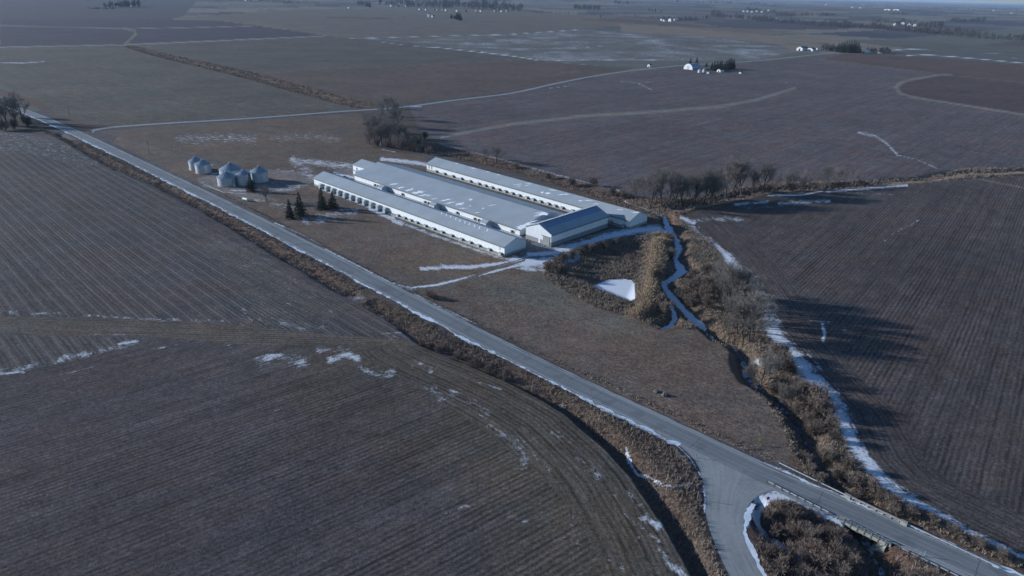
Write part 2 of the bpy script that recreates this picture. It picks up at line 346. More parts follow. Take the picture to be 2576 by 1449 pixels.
# ------------------------------------------------------------------ terrain material
def terrain_mat():
    m, t, b = mat_new('winter_ground')
    g = t.nodes.new('ShaderNodeNewGeometry'); pos = g.outputs['Position']
    base = N(t, 'ShaderNodeAttribute', attribute_name='base').outputs['Color']
    sn = N(t, 'ShaderNodeAttribute', attribute_name='snow').outputs['Fac']
    rc = N(t, 'ShaderNodeAttribute', attribute_name='rowc').outputs['Fac']
    rd = N(t, 'ShaderNodeAttribute', attribute_name='rowd').outputs['Fac']
    ra = N(t, 'ShaderNodeAttribute', attribute_name='rowa').outputs['Fac']
    cb = N(t, 'ShaderNodeAttribute', attribute_name='comb').outputs['Fac']
    def comb(sx, sy):
        c = t.nodes.new('ShaderNodeCombineXYZ'); t.links.new(math_(t, 'MULTIPLY', rc, sx), c.inputs[0]); t.links.new(math_(t, 'MULTIPLY', rd, sy), c.inputs[1]); return c.outputs[0]
    big = noise(t, pos, .012, 4, .6); mid = noise(t, pos, .09, 5, .62); fine = noise(t, pos, .75, 8, .82)
    sfine = noise(t, comb(1.0, .06), 1.0, 7, .72); swide = noise(t, comb(.16, .003), 1.0, 5, .65)
    hue = noise(t, pos, .03, 5, .7)
    c = mixc(t, mrange(t, hue, .38, .62), mixc(t, 1.0, base, (1.07, .98, .93), 'MULTIPLY'), mixc(t, 1.0, base, (.94, 1.0, 1.04), 'MULTIPLY'))
    def sc(c, f):
        n = t.nodes.new('ShaderNodeVectorMath'); n.operation = 'SCALE'; t.links.new(c, n.inputs[0]); t.links.new(f, n.inputs['Scale']); return n.outputs[0]
    c = sc(c, mrange(t, big, .3, .7, .84, 1.16, 'LINEAR'))
    c = sc(c, mrange(t, mid, .36, .64, .86, 1.14, 'LINEAR'))
    c = sc(c, mrange(t, noise(t, pos, .3, 4, .7), .36, .64, .86, 1.14, 'LINEAR'))
    c = sc(c, mrange(t, fine, .36, .64, .50, 1.50, 'LINEAR'))
    c = sc(c, mrange(t, noise(t, pos, 2.1, 3, .8), .36, .64, .55, 1.45, 'LINEAR'))
    # crop rows
    rr = math_(t, 'MULTIPLY', math_(t, 'SUBTRACT', sfine, .5), math_(t, 'MULTIPLY', ra, 4.6))
    rm = math_(t, 'MULTIPLY', math_(t, 'SUBTRACT', noise(t, comb(.42, .018), 1.0, 3, .6), .5), math_(t, 'MULTIPLY', ra, 2.6))
    rr = math_(t, 'ADD', rr, rm)
    rw = math_(t, 'MULTIPLY', math_(t, 'SUBTRACT', swide, .5), math_(t, 'MULTIPLY', ra, 2.8))
    wob = math_(t, 'ADD', rc, math_(t, 'MULTIPLY', noise(t, pos, .15, 3, .6), .9))
    row1 = math_(t, 'MULTIPLY', math_(t, 'SINE', math_(t, 'MULTIPLY', wob, 2 * math.pi / 1.52)), math_(t, 'MULTIPLY', ra, math_(t, 'MULTIPLY', mrange(t, noise(t, comb(.05, .01), 1.0, 3, .6), .35, .65, .3, 1.0), .95)))
    row2 = math_(t, 'MULTIPLY', mrange(t, math_(t, 'SINE', math_(t, 'MULTIPLY', wob, 2 * math.pi / 4.56)), .55, 1.0), math_(t, 'MULTIPLY', ra, -.42))
    row1 = math_(t, 'ADD', row1, row2)
    c = sc(c, math_(t, 'MAXIMUM', math_(t, 'ADD', 1.0, math_(t, 'ADD', rr, math_(t, 'ADD', rw, row1))), .2))
    cw = math_(t, 'COSINE', math_(t, 'MULTIPLY', math_(t, 'ADD', rc, math_(t, 'MULTIPLY', mid, .8)), 2 * math.pi / 4.5))
    c = mixc(t, math_(t, 'MULTIPLY', mrange(t, cw, .80, .99), math_(t, 'MULTIPLY', cb, mrange(t, sfine, .3, .6, .15, .55))), c, (.20, .20, .185))
    # snow lies where the map says, broken up by stubble rows and tussocks
    sn_n = math_(t, 'ADD', math_(t, 'ADD', math_(t, 'MULTIPLY', noise(t, comb(.5, .14), 1.0, 6, .72), .42), math_(t, 'MULTIPLY', noise(t, pos, .22, 7, .7), .33)), math_(t, 'MULTIPLY', noise(t, pos, 1.5, 6, .75), .25))
    sn_n = math_(t, 'ADD', math_(t, 'MULTIPLY', math_(t, 'SUBTRACT', sn_n, .5), 3.0), .5)
    thr = mrange(t, sn, 0, 1, 1.0, .02, 'LINEAR')
    d = math_(t, 'SUBTRACT', sn_n, thr); mask = mrange(t, d, -.10, .22)
    mask = math_(t, 'MULTIPLY', mask, mrange(t, sn, .02, .12))
    mask = math_(t, 'MULTIPLY', mask, mrange(t, noise(t, comb(1.6, .7), 1.0, 5, .8), .40, .52, mrange(t, sn, .5, .95, .15, .9), 1.0))
    snowc = mixc(t, mrange(t, noise(t, pos, 2.5, 5, .7), .35, .7), (.62, .66, .72), (.82, .85, .89))
    c = mixc(t, math_(t, 'MULTIPLY', mask, mrange(t, sn, .1, .9, .75, .95)), c, snowc)
    t.links.new(c, b.inputs['Base Color']); b.inputs['Roughness'].default_value = .92
    b.inputs['Specular IOR Level'].default_value = .2
    h = math_(t, 'ADD', math_(t, 'MULTIPLY', fine, .6), math_(t, 'MULTIPLY', sfine, math_(t, 'MULTIPLY', ra, 3.0)))
    bump(t, b, h, .55, .16)
    return m
M['terrain'] = terrain_mat()

# ------------------------------------------------------------------ terrain grid and land cover
def build_terrain():
    NC, NR = 1180, 860
    # rows denser near the camera so that cells stay close to half a metre over the farm
    vrow = np.concatenate([np.linspace(1.12, .02, NR - 60), np.geomspace(.0195, .0022, 60)])   # H / Y of each row
    Yr = CAM_H / vrow
    Yr = np.concatenate([[-60, 20, 60], Yr]); NRR = len(Yr)
    half = np.abs(Yr) * .90 + 75
    s = np.linspace(-1, 1, NC)
    X = (half[:, None] * s[None, :]); Y = np.repeat(Yr[:, None], NC, 1)
    sh = X.shape; X = X.ravel(); Y = Y.ravel()
    Z = terrain_z(X, Y)
    Yc = np.maximum(Y, 70.0); vx, vy = PV(X, Yc, 0)
    n = len(X)
    base = np.zeros((n, 3)); snow = np.zeros(n); rowc = np.zeros(n); rowd = np.zeros(n); rowa = np.zeros(n); comb = np.zeros(n)
    cls = np.zeros(n, np.int8)    # 0 crop field 1 hay meadow 2 rough grass 3 farmyard 4 creek 5 pond
    soil = (.090, .082, .086); stub = (.108, .103, .100); olive = (.132, .127, .108); hay = (.14, .12, .095); tan = (.19, .168, .130)
    brown = (.12, .088, .064); purp = (.062, .060, .075); redb = (.105, .078, .066); vergec = (.10, .078, .06); gravel = (.20, .19, .175)
    GAIN = np.array([1.08, .965, .93])
    def rows(m, deg, amp, cmb=0.0):
        th = rad(deg); rowc[m] = -X[m] * math.sin(th) + Y[m] * math.cos(th); rowd[m] = X[m] * math.cos(th) + Y[m] * math.sin(th); rowa[m] = amp; comb[m] = cmb
    def area(poly, col, deg=None, amp=.25, cl=0, sn=None, cmb=0.0):
        m = pip(poly, vx, vy)
        if col is not None: base[m] = np.array(col) * GAIN; cls[m] = cl
        if deg is not None: rows(m, deg, amp, cmb)
        if sn is not None: snow[m] = sn
        return m
    def stroke(pts, wpx, col=None, sn=None, k=1.0, cl=None, soft=1.0):
        if sn is not None: soft = max(2.2, wpx * .8)
        d, a, sg = pdist(np.array(pts, float), vx, vy, wpx + 12)
        f = np.clip((wpx / 2 - d) / soft + .5, 0, 1) * k; m = f > 0
        if col is not None: base[m] = base[m] * (1 - f[m, None]) + np.array(col) * f[m, None]
        if sn is not None: snow[m] = np.maximum(snow[m], sn * f[m])
        if cl is not None: cls[f > .5] = cl
    # ---- everything first: mixed farmland to the horizon
    far = vnoise(X, Y, 420, 11); far2 = vnoise(X, Y, 160, 12)
    cellx = np.floor((X * .70 + Y * .71) / 410); celly = np.floor((-X * .71 + Y * .70) / 260)
    hsh = np.sin(cellx * 12.9898 + celly * 78.233) * 43758.5453; hsh -= np.floor(hsh)
    pal = np.array([soil, stub, olive, tan, olive, purp, redb, tan]); base[:] = pal[(hsh * 7.99).astype(int)]
    cls[:] = 0; rows(np.ones(n, bool), 46, .12)
    # ---- far fields
    area([(0, -5), (500, -5), (460, 40), (425, 46), (0, 50)], (.075, .076, .085), 46, .1)
    area([(430, 44), (760, 22), (1060, 18), (1330, 34), (1560, 60), (1480, 74), (1288, 84), (877, 95), (819, 89), (731, 74), (650, 60)], olive, 20, .15)
    area([(640, 62), (731, 72), (870, 94), (890, 94), (780, 72), (700, 60), (480, 42), (425, 44)], (.15, .14, .105))
    area([(1060, 18), (1330, 30), (1600, 46), (1840, 70), (2000, 78), (1932, 90), (1700, 76), (1560, 66), (1440, 70), (1300, 56)], (.14, .128, .10), 20, .12)
    area([(1560, 60), (1700, 68), (1932, 90), (2150, 100), (2600, 128), (2600, 118), (2240, 122), (2060, 126), (1980, 134), (1932, 148), (1800, 152), (1700, 120), (1563, 82)], tan, 10, .12)
    area([(1850, 52), (2000, 60), (2160, 70), (2100, 74), (1950, 75), (1860, 70), (1740, 56)], (.07, .068, .08), 20, .1)
    area([(1460, 50), (1620, 60), (1700, 66), (1840, 72), (1700, 58), (1560, 46)], redb)
    area([(2130, 50), (2230, 52), (2360, 56), (2340, 62), (2260, 64), (2150, 60)], (.16, .15, .11))
    area([(2110, 102), (2200, 100), (2600, 118), (2600, 160), (2450, 158), (2310, 148), (2150, 136), (2300, 125)], (.105, .112, .10), 0, .12, sn=.10)
    # ---- F7 dark field, two halves
    area([(0, 47), (425, 46), (560, 52), (635, 62), (731, 75), (806, 88), (819, 89), (644, 97), (312, 112), (0, 118)], purp, 30, .1)
    # ---- F8, F9
    area([(-20, 117), (307, 112), (330, 118), (437, 152), (575, 186), (769, 240), (869, 268), (905, 276), (644, 294), (420, 306), (282, 316), (180, 308), (90, 250), (-20, 205)], (.108, .104, .086), -44, .22)
    area([(320, 112), (644, 97), (819, 90), (877, 95), (1000, 106), (1200, 128), (1288, 142), (1350, 152), (1503, 166), (1600, 170), (1560, 179), (1288, 230), (1016, 264), (931, 262), (869, 246), (769, 218), (644, 184), (575, 170), (437, 140)], (.10, .098, .084), -44, .16)
    area([(869, 170), (1288, 152), (1503, 168), (1560, 178), (1288, 228), (1060, 256), (931, 262), (769, 216), (644, 184)], (.112, .092, .078), -44, .18)
    # ---- F10 snow-speckled field
    area([(877, 95), (1288, 84), (1460, 72), (1563, 80), (1813, 95), (1960, 112), (1990, 128), (1932, 147), (1848, 155), (1720, 162), (1600, 168), (1503, 165), (1350, 151), (1200, 128), (1000, 105)], (.115, .118, .108), 12, .2, sn=.40)
    m10 = pip([(877, 95), (1288, 84), (1460, 72), (1563, 80), (1813, 95), (1960, 112), (1990, 128), (1932, 147), (1848, 155), (1720, 162), (1600, 168), (1503, 165), (1350, 151), (1200, 128), (1000, 105)], vx, vy)
    snow[m10] = .20 + .42 * (.6 * vnoise(X, Y, 70, 71) + .4 * vnoise(X, Y * .6, 24, 72))[m10]
    m = pip([(1370, 154), (1738, 153), (1860, 154), (1720, 163), (1600, 168), (1503, 166)], vx, vy); base[m] = olive; snow[m] = .05
    # ---- F6 big field over the creek
    F6 = [(1016, 272), (1288, 236), (1563, 184), (1700, 170), (1850, 160), (1932, 153), (2064, 140), (2130, 134), (2240, 138), (2600, 165), (2600, 421), (2407, 424), (2332, 442), (2182, 452), (1932, 462), (1860, 470), (1760, 500), (1700, 505), (1600, 496), (1438, 452), (1288, 410), (1107, 362), (1050, 330)]
    area(F6, (.116, .106, .108), 47, .30)
    area([(2130, 134), (2240, 138), (2600, 165), (2600, 212), (2394, 190), (2244, 171), (2064, 150)], redb, 40, .15)
    area([(2252, 217), (2282, 202), (2369, 188), (2600, 210), (2600, 290), (2357, 252), (2267, 235)], (.088, .07, .066), 47, .2)
    m = pip([(1107, 362), (1288, 410), (1438, 452), (1438, 436), (1288, 392), (1130, 350)], vx, vy); rows(m, -44, .3)
    # ---- meadow inside the lot and F1
    area([(240, 332), (420, 316), (644, 302), (890, 285), (935, 290), (920, 340), (935, 372), (1040, 384), (1075, 400), (1072, 430), (889, 419), (790, 463), (700, 470), (560, 410), (300, 345)], (.128, .108, .084), -30, .10, cl=1)
    area([(-40, 330), (172, 362), (270, 412), (370, 454), (470, 507), (644, 612), (819, 712), (849, 727), (884, 745), (930, 775), (1044, 850), (1010, 856), (780, 838), (600, 818), (300, 800), (-40, 795)], (.082, .078, .078), -44, .24, cmb=1.0)
    area([(-40, 330), (60, 335), (172, 362), (260, 410), (200, 420), (60, 380), (-40, 380)], (.09, .09, .088), -44, .25, sn=.36)
    area([(480, 560), (644, 640), (819, 735), (880, 775), (780, 838), (600, 818), (640, 760), (520, 640)], (.095, .093, .088), -42, .30, sn=.27)
    area([(430, 500), (644, 618), (819, 718), (870, 760), (800, 790), (640, 690), (470, 560)], None, -42, .30, sn=.27)
    # grass track and bottom-left field
    area([(-40, 797), (300, 800), (600, 818), (780, 838), (1010, 856), (1060, 866), (1119, 880), (1100, 885), (1000, 868), (640, 870), (380, 848), (-40, 836)], (.106, .095, .078), 0, .22, cl=2)
    F2 = [(-40, 836), (380, 848), (640, 868), (1000, 866), (1110, 884), (1194, 912), (1288, 952), (1363, 990), (1428, 1027), (1488, 1080), (1550, 1150), (1605, 1225), (1660, 1300), (1695, 1350), (1760, 1470), (1840, 1640), (-200, 1640), (-200, 836)]
    area(F2, (.078, .074, .076), 38.5, .30)
    area([(-40, 838), (370, 850), (330, 866), (200, 905), (-40, 945)], (.080, .078, .078), -44, .26, cmb=1.0)
    head = pip([(1000, 866), (1110, 884), (1194, 912), (1288, 952), (1363, 990), (1428, 1027), (1488, 1080), (1550, 1150), (1605, 1225), (1660, 1300), (1695, 1350), (1760, 1470), (1840, 1640), (1700, 1640), (1530, 1449), (1450, 1300), (1370, 1200), (1230, 1090), (1080, 990), (900, 890)], vx, vy)
    dd, aa, sg = pdist(DRAIN, X, Y, 60); rowc[head] = dd[head]; rowd[head] = aa[head]; rowa[head] = .34; comb[head] = .35
    f2m = pip(F2, vx, vy); kk = (1 - smooth(8, 75, dd))[:, None] * (.75 + .5 * vnoise(X, Y, 22, 61))[:, None]; kk = np.clip(kk, 0, 1)
    base[f2m] = base[f2m] * (1 - kk[f2m]) + np.array((.100, .083, .064)) * kk[f2m]
    # ---- lawn between road and creek
    LAWN = [(282, 358), (500, 462), (644, 532), (800, 614), (900, 662), (1039, 733), (1288, 860), (1500, 965), (1763, 1085), (1932, 1160), (1985, 1170), (1990, 1140), (1960, 1060), (1915, 1000), (1880, 960), (1866, 930), (1850, 884), (1803, 862), (1755, 820), (1700, 832), (1655, 832), (1600, 805), (1500, 775), (1400, 720), (1366, 690), (1366, 660), (1300, 650), (1270, 650), (1000, 560), (790, 470), (560, 415), (300, 345)]
    area(LAWN, (.146, .122, .098), -43, .09, cl=1)
    m = pip([(1000, 640), (1180, 600), (1290, 655), (1150, 690), (1060, 700), (960, 660)], vx, vy); base[m] = (.170, .126, .090)
    m = pip([(1060, 690), (1366, 690), (1500, 775), (1655, 832), (1560, 850), (1300, 760), (1120, 740)], vx, vy); base[m] = (.150, .126, .098)
    # ---- F5 right field
    F5 = [(1713, 540), (1932, 490), (2082, 482), (2282, 464), (2432, 452), (2700, 432), (2900, 1640), (2700, 1470), (2576, 1400), (2507, 1370), (2432, 1332), (2357, 1294), (2295, 1257), (2245, 1232), (2207, 1192), (2170, 1150), (2144, 1107), (2120, 1037), (2078, 991), (2023, 937), (1976, 882), (1937, 819), (1905, 760), (1878, 715), (1850, 667), (1800, 612), (1763, 587), (1728, 557)]
    area(F5, (.082, .074, .070), 52, .34)
    border = W([(1713, 540), (1763, 587), (1800, 612), (1850, 667), (1878, 715), (1937, 819), (2023, 937), (2120, 1037), (2170, 1150), (2245, 1232), (2357, 1294), (2507, 1370), (2700, 1470)])
    dd, aa, sg = pdist(border, X, Y, 30); h2 = pip(F5, vx, vy) & (dd < np.interp(aa, [0, 60, 180, 260, 330], [26, 22, 17, 16, 14])); rowc[h2] = dd[h2]; rowd[h2] = aa[h2]; rowa[h2] = .30
    # ---- creek corridor
    COR = [(1700, 540), (1728, 557), (1763, 587), (1800, 612), (1850, 667), (1878, 715), (1905, 760), (1937, 819), (1976, 882), (2023, 937), (2078, 991), (2120, 1037), (2144, 1107), (2170, 1150), (2207, 1192), (2245, 1232), (2295, 1257), (2357, 1294), (2432, 1332), (2507, 1370), (2600, 1412), (2560, 1440), (2320, 1330), (1985, 1175), (1990, 1140), (1960, 1060), (1915, 1000), (1880, 960), (1866, 930), (1850, 884), (1803, 862), (1755, 820), (1700, 832), (1655, 832), (1600, 805), (1500, 775), (1400, 720), (1366, 690), (1366, 665), (1415, 636), (1530, 600), (1610, 586), (1690, 580)]
    area(COR, (.125, .096, .068), 20, .1, cl=2)
    area([(1870, 1300), (1905, 1265), (1990, 1245), (2150, 1312), (2290, 1390), (2440, 1465), (2600, 1640), (2000, 1640), (1915, 1449), (1880, 1380)], (.10, .075, .058), 20, .1, cl=2)
    area([(1932, 460), (2182, 453), (2332, 443), (2407, 425), (2650, 419), (2650, 436), (2432, 451), (2282, 463), (2082, 481), (1932, 489), (1760, 530), (1713, 545), (1640, 528), (1600, 496), (1760, 500), (1860, 470)], (.10, .076, .06), cl=2)
    area([(1107, 362), (1288, 410), (1438, 452), (1600, 497), (1720, 540), (1690, 580), (1632, 560), (1590, 530), (1300, 440), (1100, 392), (1060, 385), (1040, 372)], (.118, .088, .066), cl=2)
    area([(905, 290), (1000, 275), (1030, 272), (1060, 330), (1107, 362), (1060, 388), (1000, 384), (940, 372), (918, 355), (930, 320)], (.085, .072, .062), cl=2)
    # ---- road ditches
    area([(100, 320), (220, 362), (432, 467), (644, 570), (924, 726), (1000, 770), (1288, 914), (1633, 1078), (1690, 1120), (1740, 1180), (1762, 1240), (1768, 1290), (1790, 1362), (1835, 1460), (1900, 1640), (1840, 1640), (1750, 1449), (1698, 1330), (1663, 1290), (1613, 1228), (1558, 1158), (1488, 1080), (1428, 1027), (1363, 990), (1288, 952), (1194, 912), (1119, 882), (1054, 866), (1044, 846), (964, 801), (905, 760), (849, 727), (819, 712), (644, 612), (470, 507), (370, 454), (270, 412), (172, 362), (60, 320)], vergec, cl=2)
    area([(-60, 205), (90, 250), (160, 295), (260, 318), (420, 308), (420, 314), (250, 326), (200, 326), (90, 268), (-60, 222)], (.115, .084, .066), cl=2)
    area([(-60, 255), (0, 262), (100, 305), (172, 350), (60, 332), (-60, 320)], (.075, .062, .052), cl=2)
    area([(305, 112), (330, 112), (437, 138), (575, 168), (644, 183), (769, 216), (869, 245), (945, 262), (960, 272), (905, 276), (869, 268), (769, 241), (644, 206), (575, 187), (437, 154), (360, 134)], (.13, .098, .068), cl=2)
    # ---- yards
    area([(495, 450), (560, 430), (650, 425), (720, 428), (790, 440), (889, 420), (930, 440), (880, 460), (790, 455), (770, 470), (700, 480), (670, 492), (700, 505), (610, 500), (560, 480), (510, 470)], gravel, cl=3)
    area([(1318, 592), (1325, 604), (1387, 620), (1534, 576), (1590, 578), (1632, 562), (1680, 565), (1695, 585), (1610, 590), (1530, 604), (1415, 638), (1366, 665), (1290, 655), (1270, 648), (1324, 630)], (.17, .16, .15), cl=3)
    # ---- lanes, tracks and thin lines
    stroke([(0, 62), (180, 66), (312, 70), (480, 68), (635, 64)], 2.0, (.24, .23, .20), k=.8)
    stroke([(312, 70), (338, 76), (341, 85), (325, 100), (312, 112)], 7, (.17, .155, .105), k=.9)
    stroke([(-20, 118), (307, 112), (644, 97), (819, 89)], 2.4, (.27, .26, .24), k=.9)
    stroke([(60, 232), (250, 222), (470, 216), (700, 210)], 1.6, (.16, .155, .12), k=.5)
    stroke([(644, 186), (820, 172), (1040, 164), (1288, 152)], 1.6, (.14, .14, .11), k=.6)
    stroke([(1110, 345), (1200, 328), (1288, 312), (1463, 292), (1663, 280), (1813, 267), (1900, 252), (1945, 238), (2000, 222)], 7, (.22, .205, .175), k=.85, soft=3)
    stroke([(1945, 238), (2000, 222)], 5, (.2, .19, .16), sn=.4)
    stroke([(2394, 189), (2369, 187), (2300, 199), (2264, 208), (2254, 219), (2262, 233), (2290, 243), (2357, 254), (2460, 270), (2600, 292)], 5, (.23, .20, .165), k=.9, soft=2)
    stroke([(2262, 233), (2254, 219), (2270, 206)], 11, (.2, .18, .15), k=.7, soft=4)
    stroke([(2064, 150), (2244, 171), (2394, 190), (2600, 209)], 2, (.19, .14, .11), k=.7)
    stroke([(770, 348), (700, 360), (560, 372), (470, 370)], 14, None, .3)
    stroke([(2460, 450), (2576, 472), (2700, 495)], 4, (.19, .16, .12), k=.8)
    stroke([(820, 42), (900, 44), (950, 45)], 3.5, (.12, .065, .05)); stroke([(940, 45.5), (1020, 45)], 1.5, (.05, .05, .05))
    stroke([(1640, 128), (1800, 120), (1963, 112), (2080, 110)], 1.4, (.07, .07, .07), k=.6)
    # ---- snow
    for pts, wp, sv in (
        ([(880, 95), (1000, 92), (1288, 84), (1460, 73)], 2.2, 0.74), ([(950, 103), (1020, 113)], 2.2, 0.74), ([(1040, 115), (1100, 119), (1288, 141), (1350, 151)], 3.0, 0.78),
        ([(1370, 153), (1560, 150), (1738, 151)], 2.2, 0.70), ([(1400, 156), (1503, 165)], 2.4, 0.62), ([(1090, 118), (1288, 120), (1413, 121), (1523, 115)], 2, 0.62), ([(1288, 86), (1460, 83)], 2, 0.58),
        ([(1500, 126), (1640, 118)], 2, 0.47), ([(1680, 110), (1810, 114)], 4, 0.43), ([(1760, 132), (1930, 136)], 4, 0.43), ([(1570, 145), (1700, 143)], 5, 0.43),
        ([(600, 20), (650, 21)], 1.6, 0.62), ([(665, 22), (690, 25), (730, 26)], 1.8, 0.70), ([(760, 20), (800, 19)], 1.4, 0.55), ([(1370, 12), (1440, 14)], 1.4, 0.55), ([(80, -1), (115, 3)], 1.6, 0.55),
        ([(2280, 140), (2330, 138), (2400, 143), (2480, 150), (2600, 161)], 2.6, .9), ([(2470, 135), (2520, 134)], 3, .6), ([(2540, 145), (2600, 152)], 3, .6), ([(2242, 127), (2290, 124), (2340, 124)], 2.4, .9), ([(2470, 30), (2530, 40)], 1.4, .7),
        ([(1560, 204), (1600, 208), (1640, 206)], 12, .42), ([(1605, 210), (1640, 226)], 2.4, .8), ([(1400, 186), (1460, 178)], 4, .45), ([(1380, 222), (1430, 216)], 2.2, .75), ([(1330, 236), (1400, 230)], 1.8, .6),
        ([(2160, 334), (2200, 342), (2232, 362), (2257, 390)], 11, .60), ([(2257, 390), (2307, 403), (2330, 412)], 2.6, .75), ([(2336, 415), (2357, 424)], 3, .8), ([(2090, 344), (2130, 350)], 3, .5), ([(2270, 355), (2300, 362)], 5, .4), ([(1960, 206), (2000, 210)], 3, .5), ([(2140, 180), (2170, 178)], 3, .35),
        ([(1300, 345), (1390, 330)], 3, .35), ([(0, 158), (60, 158), (110, 155)], 3, .8), ([(0, 164), (30, 164)], 2, .6), ([(90, 185), (110, 190)], 2, .5),
        ([(1107, 362), (1160, 375), (1288, 409), (1380, 434), (1438, 450), (1578, 486)], 3.4, .66), ([(1000, 384), (960, 376)], 3, .7),
        ([(1340, 425), (1460, 450)], 10, .33), ([(1110, 345), (1200, 327)], 5, .42),
        # by creek two
        ([(1740, 520), (1800, 509), (1840, 505)], 5, .7), ([(1824, 492), (1834, 500)], 9, .8), ([(1850, 515), (1930, 508)], 12, .62), ([(1960, 513), (2040, 508), (2085, 505)], 14, .62), ([(1860, 524), (1960, 520)], 8, .45),
        ([(1932, 492), (2020, 491), (2070, 480)], 5, .85), ([(2080, 482), (2150, 476), (2282, 466)], 9, .72), ([(2150, 484), (2250, 490)], 4, .5), ([(1880, 478), (2000, 465)], 4, .4), ([(2270, 487), (2350, 478)], 4, .35),
        ([(1745, 555), (1800, 549), (1870, 552)], 18, .5), ([(1715, 548), (1745, 560)], 16, .75),
        # right field, strip along the corridor
        ([(1728, 557), (1763, 590), (1800, 616)], 28, 0.50), ([(1800, 616), (1830, 645)], 19, 0.68), ([(1828, 645), (1850, 672), (1868, 690)], 31, 0.80), ([(1874, 690), (1894, 720), (1910, 742)], 38, .78),
        ([(1908, 742), (1928, 780), (1944, 817)], 49, 0.76), ([(1936, 817), (1960, 855), (1985, 890)], 50, 0.80), ([(1990, 895), (2020, 930), (2055, 965), (2085, 1000)], 56, 0.84), ([(2085, 1000), (2105, 1030), (2125, 1070)], 55, 0.78),
        ([(2125, 1070), (2140, 1104), (2160, 1135)], 50, 0.80), ([(2160, 1135), (2188, 1170), (2222, 1210)], 46, 0.78), ([(2222, 1210), (2250, 1236), (2300, 1262)], 40, 0.76), ([(2300, 1262), (2360, 1292), (2436, 1334)], 28, 0.65), ([(2436, 1334), (2510, 1372), (2600, 1410)], 26, 0.71),
        ([(2000, 870), (2030, 890), (2060, 925)], 26, .48), ([(2068, 818), (2074, 840), (2070, 856)], 12, .75), ([(2025, 806), (2088, 812)], 4, .6), ([(2050, 930), (2110, 980)], 14, .42),
        ([(2220, 612), (2260, 580), (2310, 555)], 12, .42), ([(2190, 640), (2230, 605)], 10, .3), ([(2352, 800), (2380, 790)], 8, .4), ([(2520, 1140), (2540, 1125)], 10, .35),
        # creek ice handled as snow-covered ice
        ([(1905, 905), (1925, 915), (1945, 935)], 22, .62), ([(1500, 722), (1530, 700), (1400, 668)], 30, .40), ([(1420, 660), (1480, 650), (1540, 640)], 24, .30),
        # yards
        ([(1320, 660), (1390, 655), (1440, 640)], 46, .80), ([(1290, 655), (1340, 660), (1390, 655), (1450, 640)], 26, .93), ([(1060, 676), (1120, 672), (1180, 672), (1250, 664), (1300, 655)], 12, .82), ([(1110, 668), (1180, 672)], 12, .7), ([(1330, 640), (1400, 636), (1450, 622)], 16, .80), ([(1040, 724), (1100, 716), (1180, 697), (1260, 678), (1320, 664)], 7, .88), ([(1300, 672), (1370, 680)], 22, .62),
        ([(1400, 632), (1470, 612), (1540, 592), (1600, 580)], 26, .8), ([(1580, 582), (1650, 575), (1680, 574)], 22, .85), ([(1600, 596), (1640, 590)], 14, .62), ([(1338, 612), (1380, 624), (1400, 632)], 8, .72),
        ([(735, 402), (790, 408), (840, 414), (889, 418)], 26, .60), ([(700, 428), (760, 436), (785, 444)], 20, .45), ([(745, 408), (770, 428), (788, 446)], 44, .52), ([(960, 400), (1010, 405), (1060, 412), (1072, 415)], 13, .8), ([(840, 436), (890, 447), (960, 466)], 7, .85), ([(700, 480), (740, 475), (752, 470)], 14, .55),
        ([(810, 478), (870, 497), (960, 535), (1000, 556), (1080, 588), (1160, 615), (1240, 642), (1275, 652)], 12, .62), ([(930, 525), (985, 552), (1010, 565)], 12, .75), ([(895, 455), (1000, 492), (1100, 528), (1310, 598)], 9, .85),
        ([(690, 516), (740, 522)], 28, .48), ([(640, 503), (665, 506)], 10, .6), ([(765, 556), (800, 556), (840, 548)], 30, .50), ([(800, 545), (850, 540), (895, 535)], 26, .50), ([(840, 530), (900, 527)], 9, .5),
        ([(505, 452), (515, 465), (560, 483), (620, 488)], 3.4, .75), ([(575, 478), (620, 480), (640, 476)], 4, .7), ([(530, 437), (560, 434)], 3, .8), ([(480, 452), (505, 448)], 4, .5), ([(510, 416), (545, 414)], 4, .6),
        ([(450, 350), (560, 345), (640, 350)], 40, .46), ([(690, 348), (780, 342), (850, 350)], 34, .42), ([(460, 356), (540, 366)], 20, .40),
        # roadside
        ([(1690, 1108), (1735, 1152), (1765, 1200)], 4, .8),
        ([(690, 560), (760, 590), (810, 617)], 3.4, .85), ([(815, 625), (900, 668), (985, 712)], 4, .85), ([(1040, 738), (1100, 768), (1200, 816)], 4.4, .70), ([(990, 712), (1045, 728)], 7, .7), ([(1000, 722), (1060, 735), (1110, 745)], 6, .5),
        ([(232, 335), (236, 328), (262, 322), (330, 316), (480, 306)], 2.6, .9), ([(360, 313), (640, 292)], 1.6, .6), ([(1020, 268), (1060, 268)], 5, .7),
        ([(1768, 1200), (1772, 1260), (1770, 1320)], 5, .55), ([(1905, 1255), (1940, 1250), (1985, 1248)], 30, .85), ([(1895, 1218), (1930, 1232), (1980, 1240)], 10, .9), ([(1930, 1262), (1890, 1285), (1878, 1320)], 17, .9), ([(1872, 1318), (1875, 1360), (1890, 1400), (1925, 1460)], 9, .9),
        ([(1985, 1250), (2050, 1285), (2120, 1318)], 13, .85), ([(1925, 1165), (1990, 1192), (2080, 1235)], 9, .62), ([(2240, 1305), (2320, 1345), (2440, 1398), (2560, 1455)], 8, .8), ([(2320, 1405), (2370, 1425), (2420, 1455)], 12, .6),
        # bottom left speckle
        ([(0, 940), (60, 925), (180, 895), (260, 880), (345, 860)], 16, .52), ([(0, 940), (60, 935)], 6, .8), ([(300, 865), (345, 858)], 8, .75), ([(160, 941), (235, 922)], 2.6, .62), ([(100, 972), (220, 945)], 2.6, .4),
